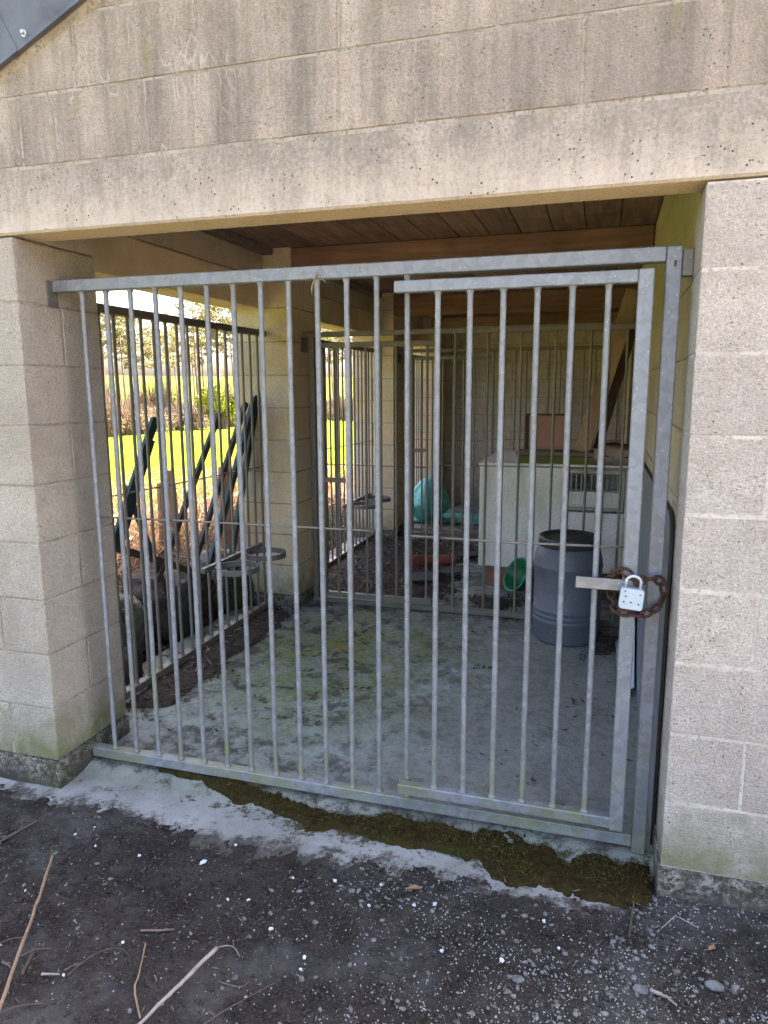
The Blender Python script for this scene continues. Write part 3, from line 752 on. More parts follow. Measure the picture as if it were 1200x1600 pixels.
for i in range(nl+1):
    p_, t_ = at_len(i*pitch_+.002)
    o = obj('link', lm, None, CH, p_-WL[CH.name])
    q = t_.to_track_quat('X', 'Z'); o.rotation_euler = (q @ Matrix.Rotation(R(8 if i % 2 else 98)+random.uniform(-.25, .25), 3, 'X').to_quaternion()).to_euler()

# side grilles in the left openings
def side_grille(y0, y1, label, rings=()):
    t = thing('side_grille', label, 'grille', (-.21, (y0+y1)/2, -.09), 'bar grilles filling the left side openings')
    part('rail', MB().box(-.232, -.188, y0+.004, y1-.004, 1.832, 1.872, .003), 'galv_dark', t)
    part('rail', MB().box(-.232, -.188, y0+.004, y1-.004, -.070, -.030, .003), 'galv_old', t)
    n = int((y1-y0-.08)/.1075)
    for i in range(n+1): bar(t, 'galv_dark', -.21, y0+.135-.1075+.015+.1075*i, -.031, 1.834, .0085)
    part('rod', MB().tube([(-.222, y0+.02, .972), (-.2222, (y0+y1)/2, .955), (-.222, y1-.02, .940)], .0042, 6), 'galv_dark', t, smooth=True)
    if rings:
        ya = min(rings)-.16; yb = max(rings)+.22
        part('ring_bracket', MB().box(-.188, -.160, ya, yb, .400, .432, .002), 'galv_dark', t)
        for yc in rings:
            b_ = MB().ring((-.03, yc, .405), .128, .004, 36, 4, sq=.017)
            part('bowl_ring', b_, 'galv_dark', t)
    return t
side_grille(.45, 2.428, 'bar grille in the nearest left opening with two round bowl rings', (1.60, 1.99))
side_grille(2.88, 4.925, 'bar grille in the second left opening, beyond the middle pier', (4.05, 4.45))
side_grille(5.38, 6.995, 'bar grille in the farthest left opening, beyond the second pier')
# cross grilles between the runs
def cross_grille(y, label, dlabel):
    t = thing('cross_grille', label, 'grille', (1.2, y, -.09), 'bar grilles crossing the kennel between runs')
    part('rail', MB().box(.008, 2.288, y-.02, y+.02, 1.832, 1.868, .003), 'galv_old', t)
    part('rail', MB().box(.045, 2.27, y-.02, y+.02, -.085, -.045, .003), 'galv_old', t)
    part('post', MB().box(.050, .088, y-.0195, y+.0195, -.0445, 1.8315, .003), 'galv_old', t)
    for i in range(13): bar(t, 'galv_old', .985+.1085*i if i < 12 else .985-.0005, y, -.046, 1.834, .0085) if i < 12 else None
    part('rod', MB().tube([(.985, y+.011, .955), (1.6, y+.011, .962), (2.26, y+.011, .966)], .004, 6), 'galv_old', t, smooth=True)
    part('bracket', MB().box(.003, .012, y-.06, y+.06, 1.73, 1.83, .001), 'galv_old', t)
    d = thing('run_door', dlabel, 'door', (.56, y-.045, -.03), 'bar doors inside the kennel')
    part('stile', MB().box(.132, .172, y-.062, y-.026, -.028, 1.792, .003), 'galv_old', d)
    part('rail', MB().box(.1725, .965, y-.062, y-.026, 1.755, 1.7915, .003), 'galv_old', d)
    part('rail', MB().box(.1725, .952, y-.062, y-.026, -.0275, .010, .003), 'galv_old', d)
    for i in range(7): bar(d, 'galv_old', .262+.1085*i, y-.044, .009, 1.757, .0085)
    part('rod', MB().tube([(.172, y-.033, .945), (.55, y-.033, .943), (.92, y-.033, .94)], .004, 6), 'galv_old', d, smooth=True)
    part('latch_bar', MB().box(.150, .33, y-.072, y-.0625, .82, .855, .001), 'galv_old', d)
cross_grille(2.62, 'bar grille crossing behind the barrel, in front of the cream cabinet', 'bar door standing beside the middle pier')
cross_grille(5.13, 'bar grille crossing at the rear, behind the cream cabinet', 'bar door at the rear beside the second pier')

# metal sheet on right inner wall
sh = MB(); prof = [(.245, -.10), (2.45, -.10), (2.45, 1.05), (.36, 1.072), (.31, 1.066), (.268, 1.04), (.245, .99)]
n = len(prof); sh.add([(2.282, y, z_) for y, z_ in prof]+[(2.2865, y, z_) for y, z_ in prof], [tuple(range(n))[::-1], tuple(range(n, 2*n))]+[(i, (i+1) % n, n+(i+1) % n, n+i) for i in range(n)])
SH = thing('metal_sheet', 'grey metal sheet with clipped corner fixed low on the right inner wall', 'sheet', (2.285, 1.3, -.1))
part('plate', sh, 'sheet_paint', SH, fix=True)
ed = [(2.281, y, z_) for y, z_ in [(.245, -.09), (.245, .99), (.268, 1.04), (.31, 1.066), (.36, 1.072), (1.2, 1.063), (2.4, 1.05)]]
part('rim', MB().tube(ed, .0045, 8), 'stake_brown', SH, smooth=True)

# ------------------------------------------------------------------ things inside
B = thing('barrel', 'grey plastic barrel with black lid standing right of the run gate', 'barrel', (1.885, 2.335, -.092))
bp = [(.0, 0), (.185, 0), (.200, .012), (.204, .03), (.206, .13), (.209, .135), (.209, .147), (.205, .152), (.205, .162), (.209, .167), (.209, .179), (.205, .184), (.205, .196), (.209, .201), (.209, .213), (.205, .218),
      (.207, .47), (.211, .476), (.211, .488), (.207, .494), (.205, .53), (.195, .568), (.176, .592), (.170, .605), (.170, .655)]
part('body', MB().lathe(bp, 56, (1.885, 2.335, -.092)), 'barrel', B, smooth=True)
lp = [(.168, .600), (.184, .602), (.187, .615), (.187, .648), (.184, .662), (.174, .667), (.162, .663), (.156, .652), (.148, .648), (.10, .650), (.0, .652)]
part('lid', MB().lathe(lp, 56, (1.885, 2.335, -.092)), 'lid_plastic', B, smooth=True)

KB = thing('cabinet', 'cream painted dog box with wire mesh hatch, behind the bars', 'cabinet', (1.69, 3.85, .06))
X0, X1, Y0, Y1, Z0, Z1 = 1.150, 2.262, 3.37, 4.42, .08, .905
part('side_panel', MB().box(X0, X0+.03, Y0+.002, Y1, Z0, Z1-.03, .003), 'cabinet', KB)
part('side_panel', MB().box(X1-.03, X1, Y0+.002, Y1, Z0, Z1-.03, .003), 'cabinet', KB)
part('back_panel', MB().box(X0+.031, X1-.031, Y1-.03, Y1, Z0, Z1-.031, .002), 'cabinet', KB)
part('bottom_panel', MB().box(X0+.031, X1-.031, Y0+.03, Y1-.031, Z0, Z0+.03, .002), 'cabinet', KB)
part('top_panel', MB().box(X0-.008, X1+.004, Y0-.008, Y1+.01, Z1-.029, Z1, .006), 'cabinet', KB)
part('front_panel', MB().box(X0+.031, 1.790, Y0, Y0+.028, Z0, Z1-.030, .003), 'cabinet', KB)
part('front_panel', MB().box(1.791, X1-.031, Y0, Y0+.028, Z0, .545, .003), 'cabinet', KB)
hf = part('hatch', MB().box(1.795, 1.828, Y0-.018, Y0+.004, .56, .872, .002).box(2.194, 2.228, Y0-.018, Y0+.004, .56, .872, .002).box(1.8285, 2.1935, Y0-.018, Y0+.004, .84, .872, .002).box(1.8285, 2.1935, Y0-.018, Y0+.004, .56, .585, .002), 'cabinet_frame', KB)
part('board', MB().box(1.829, 2.193, Y0-.002, Y0+.010, .586, .702, .002), 'cabinet', hf)
for i in range(10): part('wire', MB().tube([(1.845+i*.037, Y0-.012, .586), (1.845+i*.037, Y0-.012, .84)], .0022, 5), 'wire', hf)
for i in range(7): part('wire', MB().tube([(1.829, Y0-.0145, .606+i*.037), (2.193, Y0-.0145, .606+i*.037)], .0022, 5), 'wire', hf)
part('vent_slot', MB().box(1.186, 1.206, Y0-.004, Y0-.0005, .17, .25, .001), 'rivet_dark', KB)
for (x, y, lb) in ((1.20, 3.42, 'red brick propping the near left corner of the cabinet'), (2.02, 3.44, 'red brick propping the near right corner of the cabinet'), (1.2, 4.2, 'red brick propping the far left corner of the cabinet'), (2.02, 4.2, 'red brick propping the far right corner of the cabinet')):
    solo('brick', MB().box(x, x+.215, y, y+.102, -.093, .079, .004, .002), 'brick_red', (x+.1, y+.05, -.093), lb, 'brick')
solo('mossy_plank', MB().box(1.45, 2.0, 3.385, 3.52, .906, .962, .004, .002), 'mossy_plank_wood', (1.7, 3.45, .906), 'green mossy plank lying along the front of the cabinet top', 'plank')
solo('plank', MB().box(1.42, 2.24, 3.40, 3.62, .963, .995, .004, .002), 'grey_plank_wood', (1.8, 3.5, .963), 'grey weathered plank lying on the mossy plank', 'plank')
pb = MB().box(1.50, 1.775, 3.575, 3.59, .997, 1.262, .002)
solo('pink_panel', pb, 'pink_board', (1.64, 3.58, .997), 'small pink board standing upright on the plank', 'board')
pf = MB().box(1.485, 1.79, 3.594, 3.612, 1.245, 1.265, .001)
solo('batten', MB().box(1.47, 1.80, 3.594, 3.615, .997, 1.275, .002), 'dark_timber', (1.63, 3.6, .997), 'dark board standing behind the pink board', 'board')
def beam(name, a, b, wx, wy, mat, label):
    a = Vector(a); b = Vector(b); d = (b-a).normalized(); xx_ = Vector((0, 1, 0)).cross(d).normalized(); yy_ = d.cross(xx_)
    mb = MB().box(-wx/2, wx/2, -wy/2, wy/2, 0, (b-a).length, .004, .001)
    mb.v = [tuple(a+xx_*p[0]+yy_*p[1]+d*p[2]) for p in mb.v]
    return solo(name, mb, mat, tuple(a), label, 'timber')
beam('timber', (1.905, 3.50, .998), (2.225, 3.40, 2.16), .115, .075, 'timber', 'pale brown timber leaning to the right on the cabinet top')
beam('timber', (2.02, 3.72, .998), (2.245, 3.66, 1.95), .07, .07, 'dark_timber', 'dark timber leaning behind the pale one on the cabinet')
beam('timber', (2.255, 3.95, .908), (2.262, 3.93, 2.05), .03, .05, 'grey_plank_wood', 'thin grey upright batten against the right wall behind the timbers')
# bag on the cabinet
def crumple(xs, ys, zf, th=.004):
    X, Y = np.meshgrid(xs, ys); Z = zf(X, Y); nx, ny = len(xs), len(ys)
    V = np.stack([X, Y, Z], -1).reshape(-1, 3).tolist()
    F = [(j*nx+i, j*nx+i+1, (j+1)*nx+i+1, (j+1)*nx+i) for j in range(ny-1) for i in range(nx-1)]
    return MB().add(V, F)
bg_ = thing('feed_bag', 'crumpled paper feed bag with red top lying on the cabinet', 'bag', (2.12, 3.42, .995))
def bz(x, y): return .997+.05*np.exp(-((x-2.13)/.11)**2)*np.exp(-((y-3.46)/.09)**2)+.03*fbm(x*18, y*18, 71)+.012
m_ = crumple(np.linspace(2.0, 2.255, 26), np.linspace(3.34, 3.58, 22), lambda x, y: np.where(y < 3.385, .94+.7*(y-3.30)+.03*fbm(x*18, y*18, 71)*1.0+.02*np.sin(x*40), bz(x, y)))
part('paper', m_, 'bag_paper', bg_, smooth=True)
m_ = crumple(np.linspace(2.02, 2.262, 22), np.linspace(3.41, 3.60, 14), lambda x, y: bz(x, y)+.014+.02*(y-3.41)*4)
part('red_flap', m_, 'bag_red', bg_, smooth=True)
# green feeding pot, tipped
gp_ = [(0, 0), (.085, 0), (.095, .01), (.125, .10), (.135, .108), (.138, .116), (.130, .118), (.118, .104), (.088, .016), (0, .014)]
gb = MB().lathe(gp_, 36); rot = Matrix.Rotation(R(-62), 3, 'Y') @ Matrix.Rotation(R(0), 3, 'X')
gb.v = [tuple(Matrix.Rotation(R(38), 3, 'Z') @ (rot @ Vector(p))+Vector((1.555, 3.19, .034))) for p in gb.v]
solo('green_bowl', gb, 'green_plastic', (1.52, 3.2, -.09), 'green plastic feeding bowl tipped on its side behind the barrel', 'bowl', smooth=True)
# teal sack and sheet
def sack():
    bm = bmesh.new(); bmesh.ops.create_icosphere(bm, subdivisions=5, radius=1); mb = MB()
    for v in bm.verts:
        p = v.co; a = math.atan2(p.y, p.x)
        fold = .05*math.sin(a*7+2.2*p.z+3*float(fbm(p.x*1.5, p.y*1.5, 88)))*(1-p.z*p.z)
        s_ = 1+.22*float(fbm(p.x*1.4+5, p.y*1.4+p.z, 81, 3))+fold
        top = max(0., p.z); q = 1-.35*top
        mb.v.append((.10+(p.x+.25*top)*.27*q*s_, 6.05+p.y*.26*q*s_, max(-.088, .13+p.z*(.21 if p.z < 0 else .31)*s_)))
    mb.f = [tuple(q.index for q in f.verts) for f in bm.faces]; bm.free(); return mb
solo('teal_sack', sack(), 'teal', (.1, 6.05, -.09), 'crumpled teal plastic sack slumped by the rear left wall', 'sack', smooth=True)
m_ = crumple(np.linspace(-.12, .95, 50), np.linspace(5.85, 6.5, 34), lambda x, y: -.08+.03*np.abs(fbm(x*8, y*8, 84))*2+.03*np.maximum(0, fbm(x*4, y*4, 86)))
solo('teal_sheet', m_, 'teal', (.4, 6.2, -.09), 'flat teal plastic sheet spread on the rear floor', 'sheet', smooth=True)
# clay pipe, slates, film
cpz = MB(); a_ = Vector((.50, 3.78, -.035)); b_ = Vector((.84, 3.96, -.035)); pr = .048
d_ = (b_-a_).normalized()
cpz.tube([a_, a_+d_*.05, a_+d_*.052, b_], [pr+.012, pr+.012, pr, pr], 20, cap=False); cpz.tube([b_, a_], [pr-.012, pr-.012], 20, cap=False)
solo('clay_pipe', cpz, 'clay', (.67, 3.87, -.085), 'short red clay pipe lying on the littered floor', 'pipe', smooth=True)
def slate(cx, cy, w_, d2, a, z_, seed, name, label, cat):
    rnd = random.Random(seed); n = 9; pts = []
    for i in range(n):
        t = 2*math.pi*i/n; q = rnd.uniform(.72, 1.1)
        pts.append((w_*q*math.copysign(abs(math.cos(t))**.7, math.cos(t)), d2*q*math.copysign(abs(math.sin(t))**.7, math.sin(t))))
    v = []
    for h_ in (0, .012):
        for x, y in pts:
            v.append((cx+x*math.cos(a)-y*math.sin(a), cy+x*math.sin(a)+y*math.cos(a), z_+h_+.10*(x*math.cos(seed)+.5*y)*.4+.04))
    f = [tuple(range(n))[::-1], tuple(range(n, 2*n))]+[(i, (i+1) % n, n+(i+1) % n, n+i) for i in range(n)]
    return solo(name, MB().add(v, f), 'slate_dark', (cx, cy, z_), label, cat)
slate(.70, 3.36, .17, .13, .4, -.09, 1, 'slate', 'dark broken slate nearest the run door on the litter', 'slate')
slate(.88, 3.62, .12, .10, 1.1, -.09, 2, 'slate', 'dark broken slate in front of the clay pipe', 'slate')
slate(.93, 4.25, .14, .12, 2., -.085, 3, 'slate', 'dark slate lying behind the clay pipe', 'slate')
m_ = crumple(np.linspace(2.19, 2.27, 10), np.linspace(1.5, 2.35, 40), lambda x, y: -.09+np.clip((x-2.20)*6, 0, .38)*np.exp(-((y-1.95)/.3)**2)+.02*fbm(x*30, y*14, 91)+.01)
solo('plastic_film', m_, 'film', (2.24, 1.9, -.09), 'scrap of bluish plastic film slumped at the foot of the right wall', 'plastic', smooth=True)

# ------------------------------------------------------------------ left of the building: stakes, boulders, fence
def angle_iron(a, b, leg, th, mat, label, up=Vector((1, 0, 0)), holes=3):
    leg *= 1.25; a = Vector(a); b = Vector(b); d = (b-a).normalized(); xx_ = (up-d*up.dot(d)).normalized(); yy_ = d.cross(xx_); ln_ = (b-a).length
    pr_ = [(0, 0), (leg, 0), (leg, th), (th, th), (th, leg), (0, leg)]; pr_ = [(-x, y-leg/2) for x, y in pr_]
    v = [tuple(a+xx_*x+yy_*y+d*z_) for z_ in (0, ln_) for x, y in pr_]
    t = thing('steel_stake', label, 'stake', tuple(b if b.z < a.z else a), 'steel angle stakes leaning outside the side grille')
    bd = MB().add(v, [(0, 1, 2, 3, 4, 5), (11, 10, 9, 8, 7, 6)]+[(i, (i+1) % 6, 6+(i+1) % 6, 6+i) for i in range(6)])
    part('angle', bd, mat, t, fix=True)
    return t
angle_iron((-.275, 1.219, 1.326), (-.45, .960, .55), .046, .006, 'stake_green', 'broad dark green steel stake nearest the front left pier')
angle_iron((-.30, 1.205, 1.205), (-.455, 1.06, .60), .040, .006, 'stake_green', 'shorter dark green stake tucked under the nearest one')
angle_iron((-.270, 1.905, 1.329), (-.45, 1.395, .34), .036, .006, 'stake_brown', 'brown steel stake leaning in the middle of the nearest side opening')
angle_iron((-.265, 2.255, 1.385), (-.45, 1.739, .26), .036, .006, 'stake_brown', 'brown stake just right of the middle one, nearer the pier')
angle_iron((-.262, 2.400, 1.425), (-.45, 1.960, .23), .044, .006, 'stake_green', 'dark green stake leaning close to the middle pier')
angle_iron((-.255, 2.415, 1.435), (-.45, 2.30, .26), .040, .006, 'stake_green', 'steepest green stake touching the middle pier')
angle_iron((-.42, 1.120, .95), (-.47, 1.536, .20), .034, .006, 'stake_brown', 'brown stake leaning the opposite way, crossing the others low down')
angle_iron((-.44, .95, .665), (-.46, 1.985, .225), .034, .006, 'stake_brown', 'low dark stake lying almost level across the side opening')
def boulder(c, s, seed, mat, label, parent=None):
    bm = bmesh.new(); bmesh.ops.create_icosphere(bm, subdivisions=4, radius=1); mb = MB()
    for v in bm.verts:
        p = v.co.copy()
        q = Vector([math.copysign(abs(t)**.75, t) for t in p])
        d = 1+.62*float(fbm(p.x*1.3+seed*3+p.z, p.y*1.3-seed+p.z*.7, 100+seed, 3))+.22*float(fbm(p.x*5+p.z*3, p.y*5-p.z*4, 120+seed, 3))
        mb.v.append((c[0]+q.x*s[0]*d, c[1]+q.y*s[1]*d, c[2]+q.z*s[2]*d))
    mb.f = [tuple(q.index for q in f.verts) for f in bm.faces]; bm.free()
    return solo('boulder', mb, mat, (c[0], c[1], c[2]-s[2]), label, 'boulder', 'boulders outside the side opening', smooth=True)
boulder((-.72, 1.22, .08), (.24, .28, .24), 1, 'boulder_lichen', 'pale lichened boulder beside the front left pier')
boulder((-.46, .98, -.06), (.13, .13, .14), 2, 'boulder', 'small brown boulder low behind the front left pier')
boulder((-.66, 1.83, .06), (.27, .30, .24), 3, 'boulder', 'large dark boulder in the middle of the side opening')
boulder((-.64, 2.40, .04), (.24, .27, .23), 4, 'boulder_lichen', 'mossy boulder nearest the middle pier')
boulder((-.72, 3.3, .02), (.24, .3, .22), 5, 'boulder', 'boulder outside the second side opening')
def post(x, y, h_, r, lean, label):
    z0 = float(ground_z(np.array(x), np.array(y)))-.3
    pts = [(x+lean*t, y+.02*math.sin(3*t), z0+(h_+.3)*t) for t in np.linspace(0, 1, 7)]
    mb = MB().tube(pts, [r*1.05, r, r*.98, r*1.0, r*.96, r*.95, r*.8], 9)
    return solo('fence_post', mb, 'post_wood', (x, y, z0), label, 'fence post', 'weathered fence posts outside')
post(-1.55, 3.05, .62, .035, .02, 'thin weathered fence post seen behind the nearest stake')
post(-1.42, 3.05, .74, .055, -.02, 'thick weathered fence post standing beside the thin one')
post(-.98, 3.15, .84, .06, .01, 'thick weathered fence post seen left of the middle pier')
post(-1.9, 5.6, .95, .05, .02, 'weathered fence post farther back beyond the pier')
fw = MB()
for h_ in (.35, .6):
    pts = [(-1.62, -.5, h_), (-1.55, 1.2, h_), (-1.5, 3.05, h_+.02), (-1.65, 4.4, h_), (-1.9, 5.6, h_), (-2.2, 8.5, h_-.05)]
    fw.tube(catmull(pts, 6), .0022, 5)
solo('fence_wire', fw, 'galv_dark', (-1.6, 3, .35), 'two thin wires strung between the weathered fence posts', 'wire')

# bramble tangle, dead stems (uncountable)
def tangle(n, xr, yr, hmax, rr, mat, name, label, seed, segs=5, sprd=.5, cat=None):
    rg = np.random.default_rng(seed); mb = MB()
    for i in range(n):
        x = rg.uniform(*xr); y = rg.uniform(*yr); z0 = float(ground_z(np.array(x), np.array(y)))
        a = rg.uniform(0, 6.28); h_ = hmax*rg.uniform(.35, 1); ln_ = sprd*rg.uniform(.3, 1.2); arc = rg.uniform(.4, 1.)
        pts = []
        for t in np.linspace(0, 1, segs):
            zz_ = z0-.02+h_*math.sin(min(math.pi*.95, math.pi*t*arc))
            pts.append((x+math.cos(a)*ln_*t+rg.normal()*.015, y+math.sin(a)*ln_*t+rg.normal()*.015, zz_))
        mb.tube(pts, [rr*(1.1-.7*t) for t in np.linspace(0, 1, segs)], 3, cap=False)
    o = obj(name, mb.mesh(name), M[mat]); tag(o, label, kind='stuff'); return o
tangle(1500, (-3.6, -1.35), (.6, 9), .50, .0045, 'bramble', 'bramble_thicket', 'sunlit tangle of dead bramble stems along the fence', 3)
tangle(700, (-1.5, -.5), (.5, 6.5), .13, .004, 'twig', 'fallen_twigs', 'dark fallen twigs on the bank outside the grille', 4, 4, .35)
def flakes(name, n, fpos, size, mat, label, seed, tilt=.5, elong=2.):
    rg = np.random.default_rng(seed); P_ = fpos(rg, n); n = len(P_)
    a = rg.uniform(0, 2*np.pi, n); s_ = size*rg.uniform(.4, 1.3, n); el_ = rg.uniform(1, elong, n)
    u = np.stack([np.cos(a), np.sin(a), rg.normal(0, tilt, n)], 1); u /= np.linalg.norm(u, axis=1)[:, None]
    v = np.stack([-np.sin(a), np.cos(a), rg.normal(0, tilt, n)], 1); v /= np.linalg.norm(v, axis=1)[:, None]
    U = u*(s_*el_)[:, None]; W_ = v*(s_*.55)[:, None]
    V = np.stack([P_-U, P_-W_, P_+U, P_+W_], 1).reshape(-1, 3)
    F = np.arange(4*n).reshape(-1, 4)
    o = obj(name, np_mesh(name, V, F), M[mat]); tag(o, label, kind='stuff'); return o
def on_ground(xr, yr, dens=None, dz=.004, fz=ground_z):
    def f(rg, n):
        x = rg.uniform(*xr, n); y = rg.uniform(*yr, n)
        if dens is not None:
            kp = rg.uniform(0, 1, n) < dens(x, y); x = x[kp]; y = y[kp]
        return np.stack([x, y, fz(x, y)+dz*rg.uniform(.3, 1.6, len(x))], 1)
    return f
flakes('leaf_litter', 9000, on_ground((-2.2, -.45), (.3, 7), None, .012), .016, 'litter', 'brown leaf litter on the shaded bank', 5)
flakes('grass_tufts', 2600, on_ground((-2.4, -.6), (1.6, 7), lambda x, y: np.clip(fbm(x*2.5, y*2.5, 77)*6, 0, 1), .05), .022, 'weed_green', 'low green weeds on the bank', 6, 1.4, 3)

# ------------------------------------------------------------------ litter indoors
def heap_mask(x, y):
    a = np.exp(-((x+.12)/.16)**2)*sstep(.55, .8, y)*sstep(2.5, 2.2, y)*.9
    b = sstep(1.25, .5, x)*sstep(2.6, 2.95, y)*sstep(5.3, 4.5, y)*1.0
    c_ = np.exp(-((x-2.12)/.14)**2-((y-2.25)/.30)**2)*.8+np.exp(-((x-1.45)/.35)**2-((y-2.95)/.25)**2)*.75
    return np.maximum(np.maximum(a, b), c_)+1.05*fbm(x*6, y*6, 131, 6)
def heap_z(x, y): return slab_z(x, y)+np.clip((heap_mask(x, y)-.42)*.07, -.01, .022)+.010*fbm(x*40, y*40, 133, 3)
o = obj('floor_litter', grid_mesh('floor_litter', np.arange(-.2, 2.27, .022), np.arange(.5, 5.4, .022), heap_z, lambda x, y: heap_mask(x, y) > .40), M['litter'], smooth=True)
tag(o, 'dark rotted leaf litter lying on the kennel floor', kind='stuff')
hd = lambda x, y: np.clip((heap_mask(x, y)-.12)*4, 0, 1)
flakes('litter_flakes', 22000, on_ground((-.2, 2.26), (.5, 5.4), hd, .010, heap_z), .011, 'litter', 'loose leaf flakes on the floor litter', 8, .5, 2.4)
flakes('straw_bits', 2600, on_ground((-.2, 2.26), (.5, 5.4), hd, .012, heap_z), .011, 'straw', 'pale straw bits scattered on the floor litter', 9, .3, 5)
flakes('floor_crumbs', 900, on_ground((-.1, 2.26), (.25, 2.6), None, .003, slab_z), .005, 'straw', 'tiny pale crumbs scattered over the concrete floor', 10, .3, 3)

# ------------------------------------------------------------------ moss on the apron
MX = [.40, .55, .8, 1.05, 1.26, 1.5, 1.7, 1.85, 2.05, 2.24]; MY = [.20, .20, .14, .09, .09, .10, .085, .035, .02, .03]; MW = [.02, .03, .045, .055, .06, .075, .105, .135, .13, .12]
def moss_mask(x, y):
    c_ = np.interp(x, MX, MY); w_ = np.interp(x, MX, MW)
    m = 1-np.abs(y-c_)/w_ + 1.7*fbm(x*11, y*11, 141, 6)+.12
    return np.where((x > 2.27) | (x < .34), -1, m)
def moss_z(x, y):
    m = moss_mask(x, y); h_ = np.clip(m-.22, -.2, .5)
    return slab_z(x, y)+np.clip(h_*.06, -.004, .016)+.022*np.abs(fbm(x*45, y*45, 143, 4))*np.clip(h_*4, 0, 1)+.002
o = obj('moss', grid_mesh('moss', np.arange(.34, 2.28, .006), np.arange(-.16, .32, .006), moss_z, lambda x, y: moss_mask(x, y) > .20), M['moss'], smooth=True)
tag(o, 'dark brown green moss cushion along the gate threshold', kind='stuff')
md = lambda x, y: (moss_mask(x, y) > .24)*1.
flakes('moss_tips', 30000, on_ground((.34, 2.27), (-.16, .32), lambda x, y: (moss_mask(x, y) > .24)*np.clip(.5+3.2*fbm(x*16, y*16, 171), 0, 1), .007, moss_z), .0028, 'moss_tip', 'lighter olive shoots tipping the moss', 14, 1.8, 2)
flakes('moss_fuzz', 26000, on_ground((.34, 2.27), (-.16, .32), md, .004, moss_z), .0035, 'moss', 'short moss shoots on the cushion', 12, 1.6, 2)
flakes('moss_crumbs', 500, on_ground((.34, 2.27), (-.16, .32), md, .004, moss_z), .0026, 'soil_straw2', 'pale crumbs caught in the moss', 13, .4, 4)

# ------------------------------------------------------------------ gravel, shards, sticks in front
def pebble_mesh(seed):
    bm = bmesh.new(); bmesh.ops.create_icosphere(bm, subdivisions=1, radius=1); rnd = random.Random(seed)
    V = []
    for v in bm.verts:
        q = 1+rnd.uniform(-.25, .25); V.append((v.co.x*q, v.co.y*q*rnd.uniform(.7, 1), v.co.z*q*.6))
    F = [tuple(q.index for q in f.verts) for f in bm.faces]; bm.free(); return np.array(V), np.array(F)
def gravel(name, n, fpos, smin, smax, mat, label, seed, pw=2.5):
    rg = np.random.default_rng(seed); P_ = fpos(rg, n); n = len(P_); pv, pf_ = pebble_mesh(seed)
    s_ = smin+(smax-smin)*rg.uniform(0, 1, n)**pw; a = rg.uniform(0, 6.28, n); e_ = rg.uniform(.6, 1, n)
    X = pv[None, :, 0]*np.cos(a)[:, None]-pv[None, :, 1]*e_[:, None]*np.sin(a)[:, None]
    Y = pv[None, :, 0]*np.sin(a)[:, None]+pv[None, :, 1]*e_[:, None]*np.cos(a)[:, None]
    V = np.stack([X, Y, np.broadcast_to(pv[None, :, 2], X.shape)], -1)*s_[:, None, None]+P_[:, None, :]
    F = (pf_[None]+np.arange(n)[:, None, None]*len(pv)).reshape(-1, 3)
    o = obj(name, np_mesh(name, V.reshape(-1, 3), F), M[mat]); tag(o, label, kind='stuff'); return o
gd = lambda x, y: np.clip(sstep(1.0, 2.0, x)*.9+.05, 0, 1)*np.clip(.45+2.2*fbm(x*4, y*4, 151), 0.02, 1)*(y < np.interp(x, EX, EY)+.02)
gravel('gravel', 13000, on_ground((.2, 3.2), (-1.1, -.0), gd, .0005), .0016, .0115, 'stone_chip', 'grey gravel trodden into the soil at the right', 15, 4)
gd2 = lambda x, y: np.clip(sstep(.9, 1.9, x)*.85+.10, 0, 1)*np.clip(.55+2.*fbm(x*5, y*5, 159), .05, 1)*(y < np.interp(x, EX, EY)+.03)
simple('stone_pale', (.27, .265, .255), (.12, .115, .105), 40, .8)
gravel('pale_grit', 12000, on_ground((-.1, 3.2), (-1.15, 0), gd2, .001), .0010, .0055, 'stone_pale', 'pale grit flecks over the dark soil', 16, 3)
gd3 = lambda x, y: np.clip(sstep(1.0, 1.8, x), .06, 1)*np.clip(.5+2.4*fbm(x*6, y*6, 163), .02, 1)*(y < np.interp(x, EX, EY)+.03)
simple('grit_light', (.40, .385, .36), (.20, .19, .175), 60, .8)
gravel('fine_grit', 26000, on_ground((.1, 3.2), (-1.15, .0), gd3, .001), .0008, .0036, 'grit_light', 'fine pale grit pressed into the soil at the right', 19, 2.)
simple('soil_straw', (.13, .105, .075), (.06, .048, .036), 60, .85)
simple('soil_clod', (.055, .046, .040), (.020, .017, .015), 40, .95, 0, .003, 160, .15)
gravel('soil_crumbs', 16000, on_ground((-.2, 3.2), (-1.15, 0), lambda x, y: (y < np.interp(x, EX, EY)+.05)*np.clip(.4+1.6*fbm(x*5, y*5, 157), .05, 1), .002), .002, .010, 'soil_clod', 'dark crumbs of soil on the yard', 17, 2.5)
flakes('ground_litter', 4200, on_ground((-.2, 3.2), (-1.15, 0), lambda x, y: (y < np.interp(x, EX, EY)+.05)*np.clip(.35+2*fbm(x*4, y*4, 153), .05, 1), .004), .0038, 'soil_straw', 'straw and leaf scraps trodden into the soil', 18, .25, 3.5)
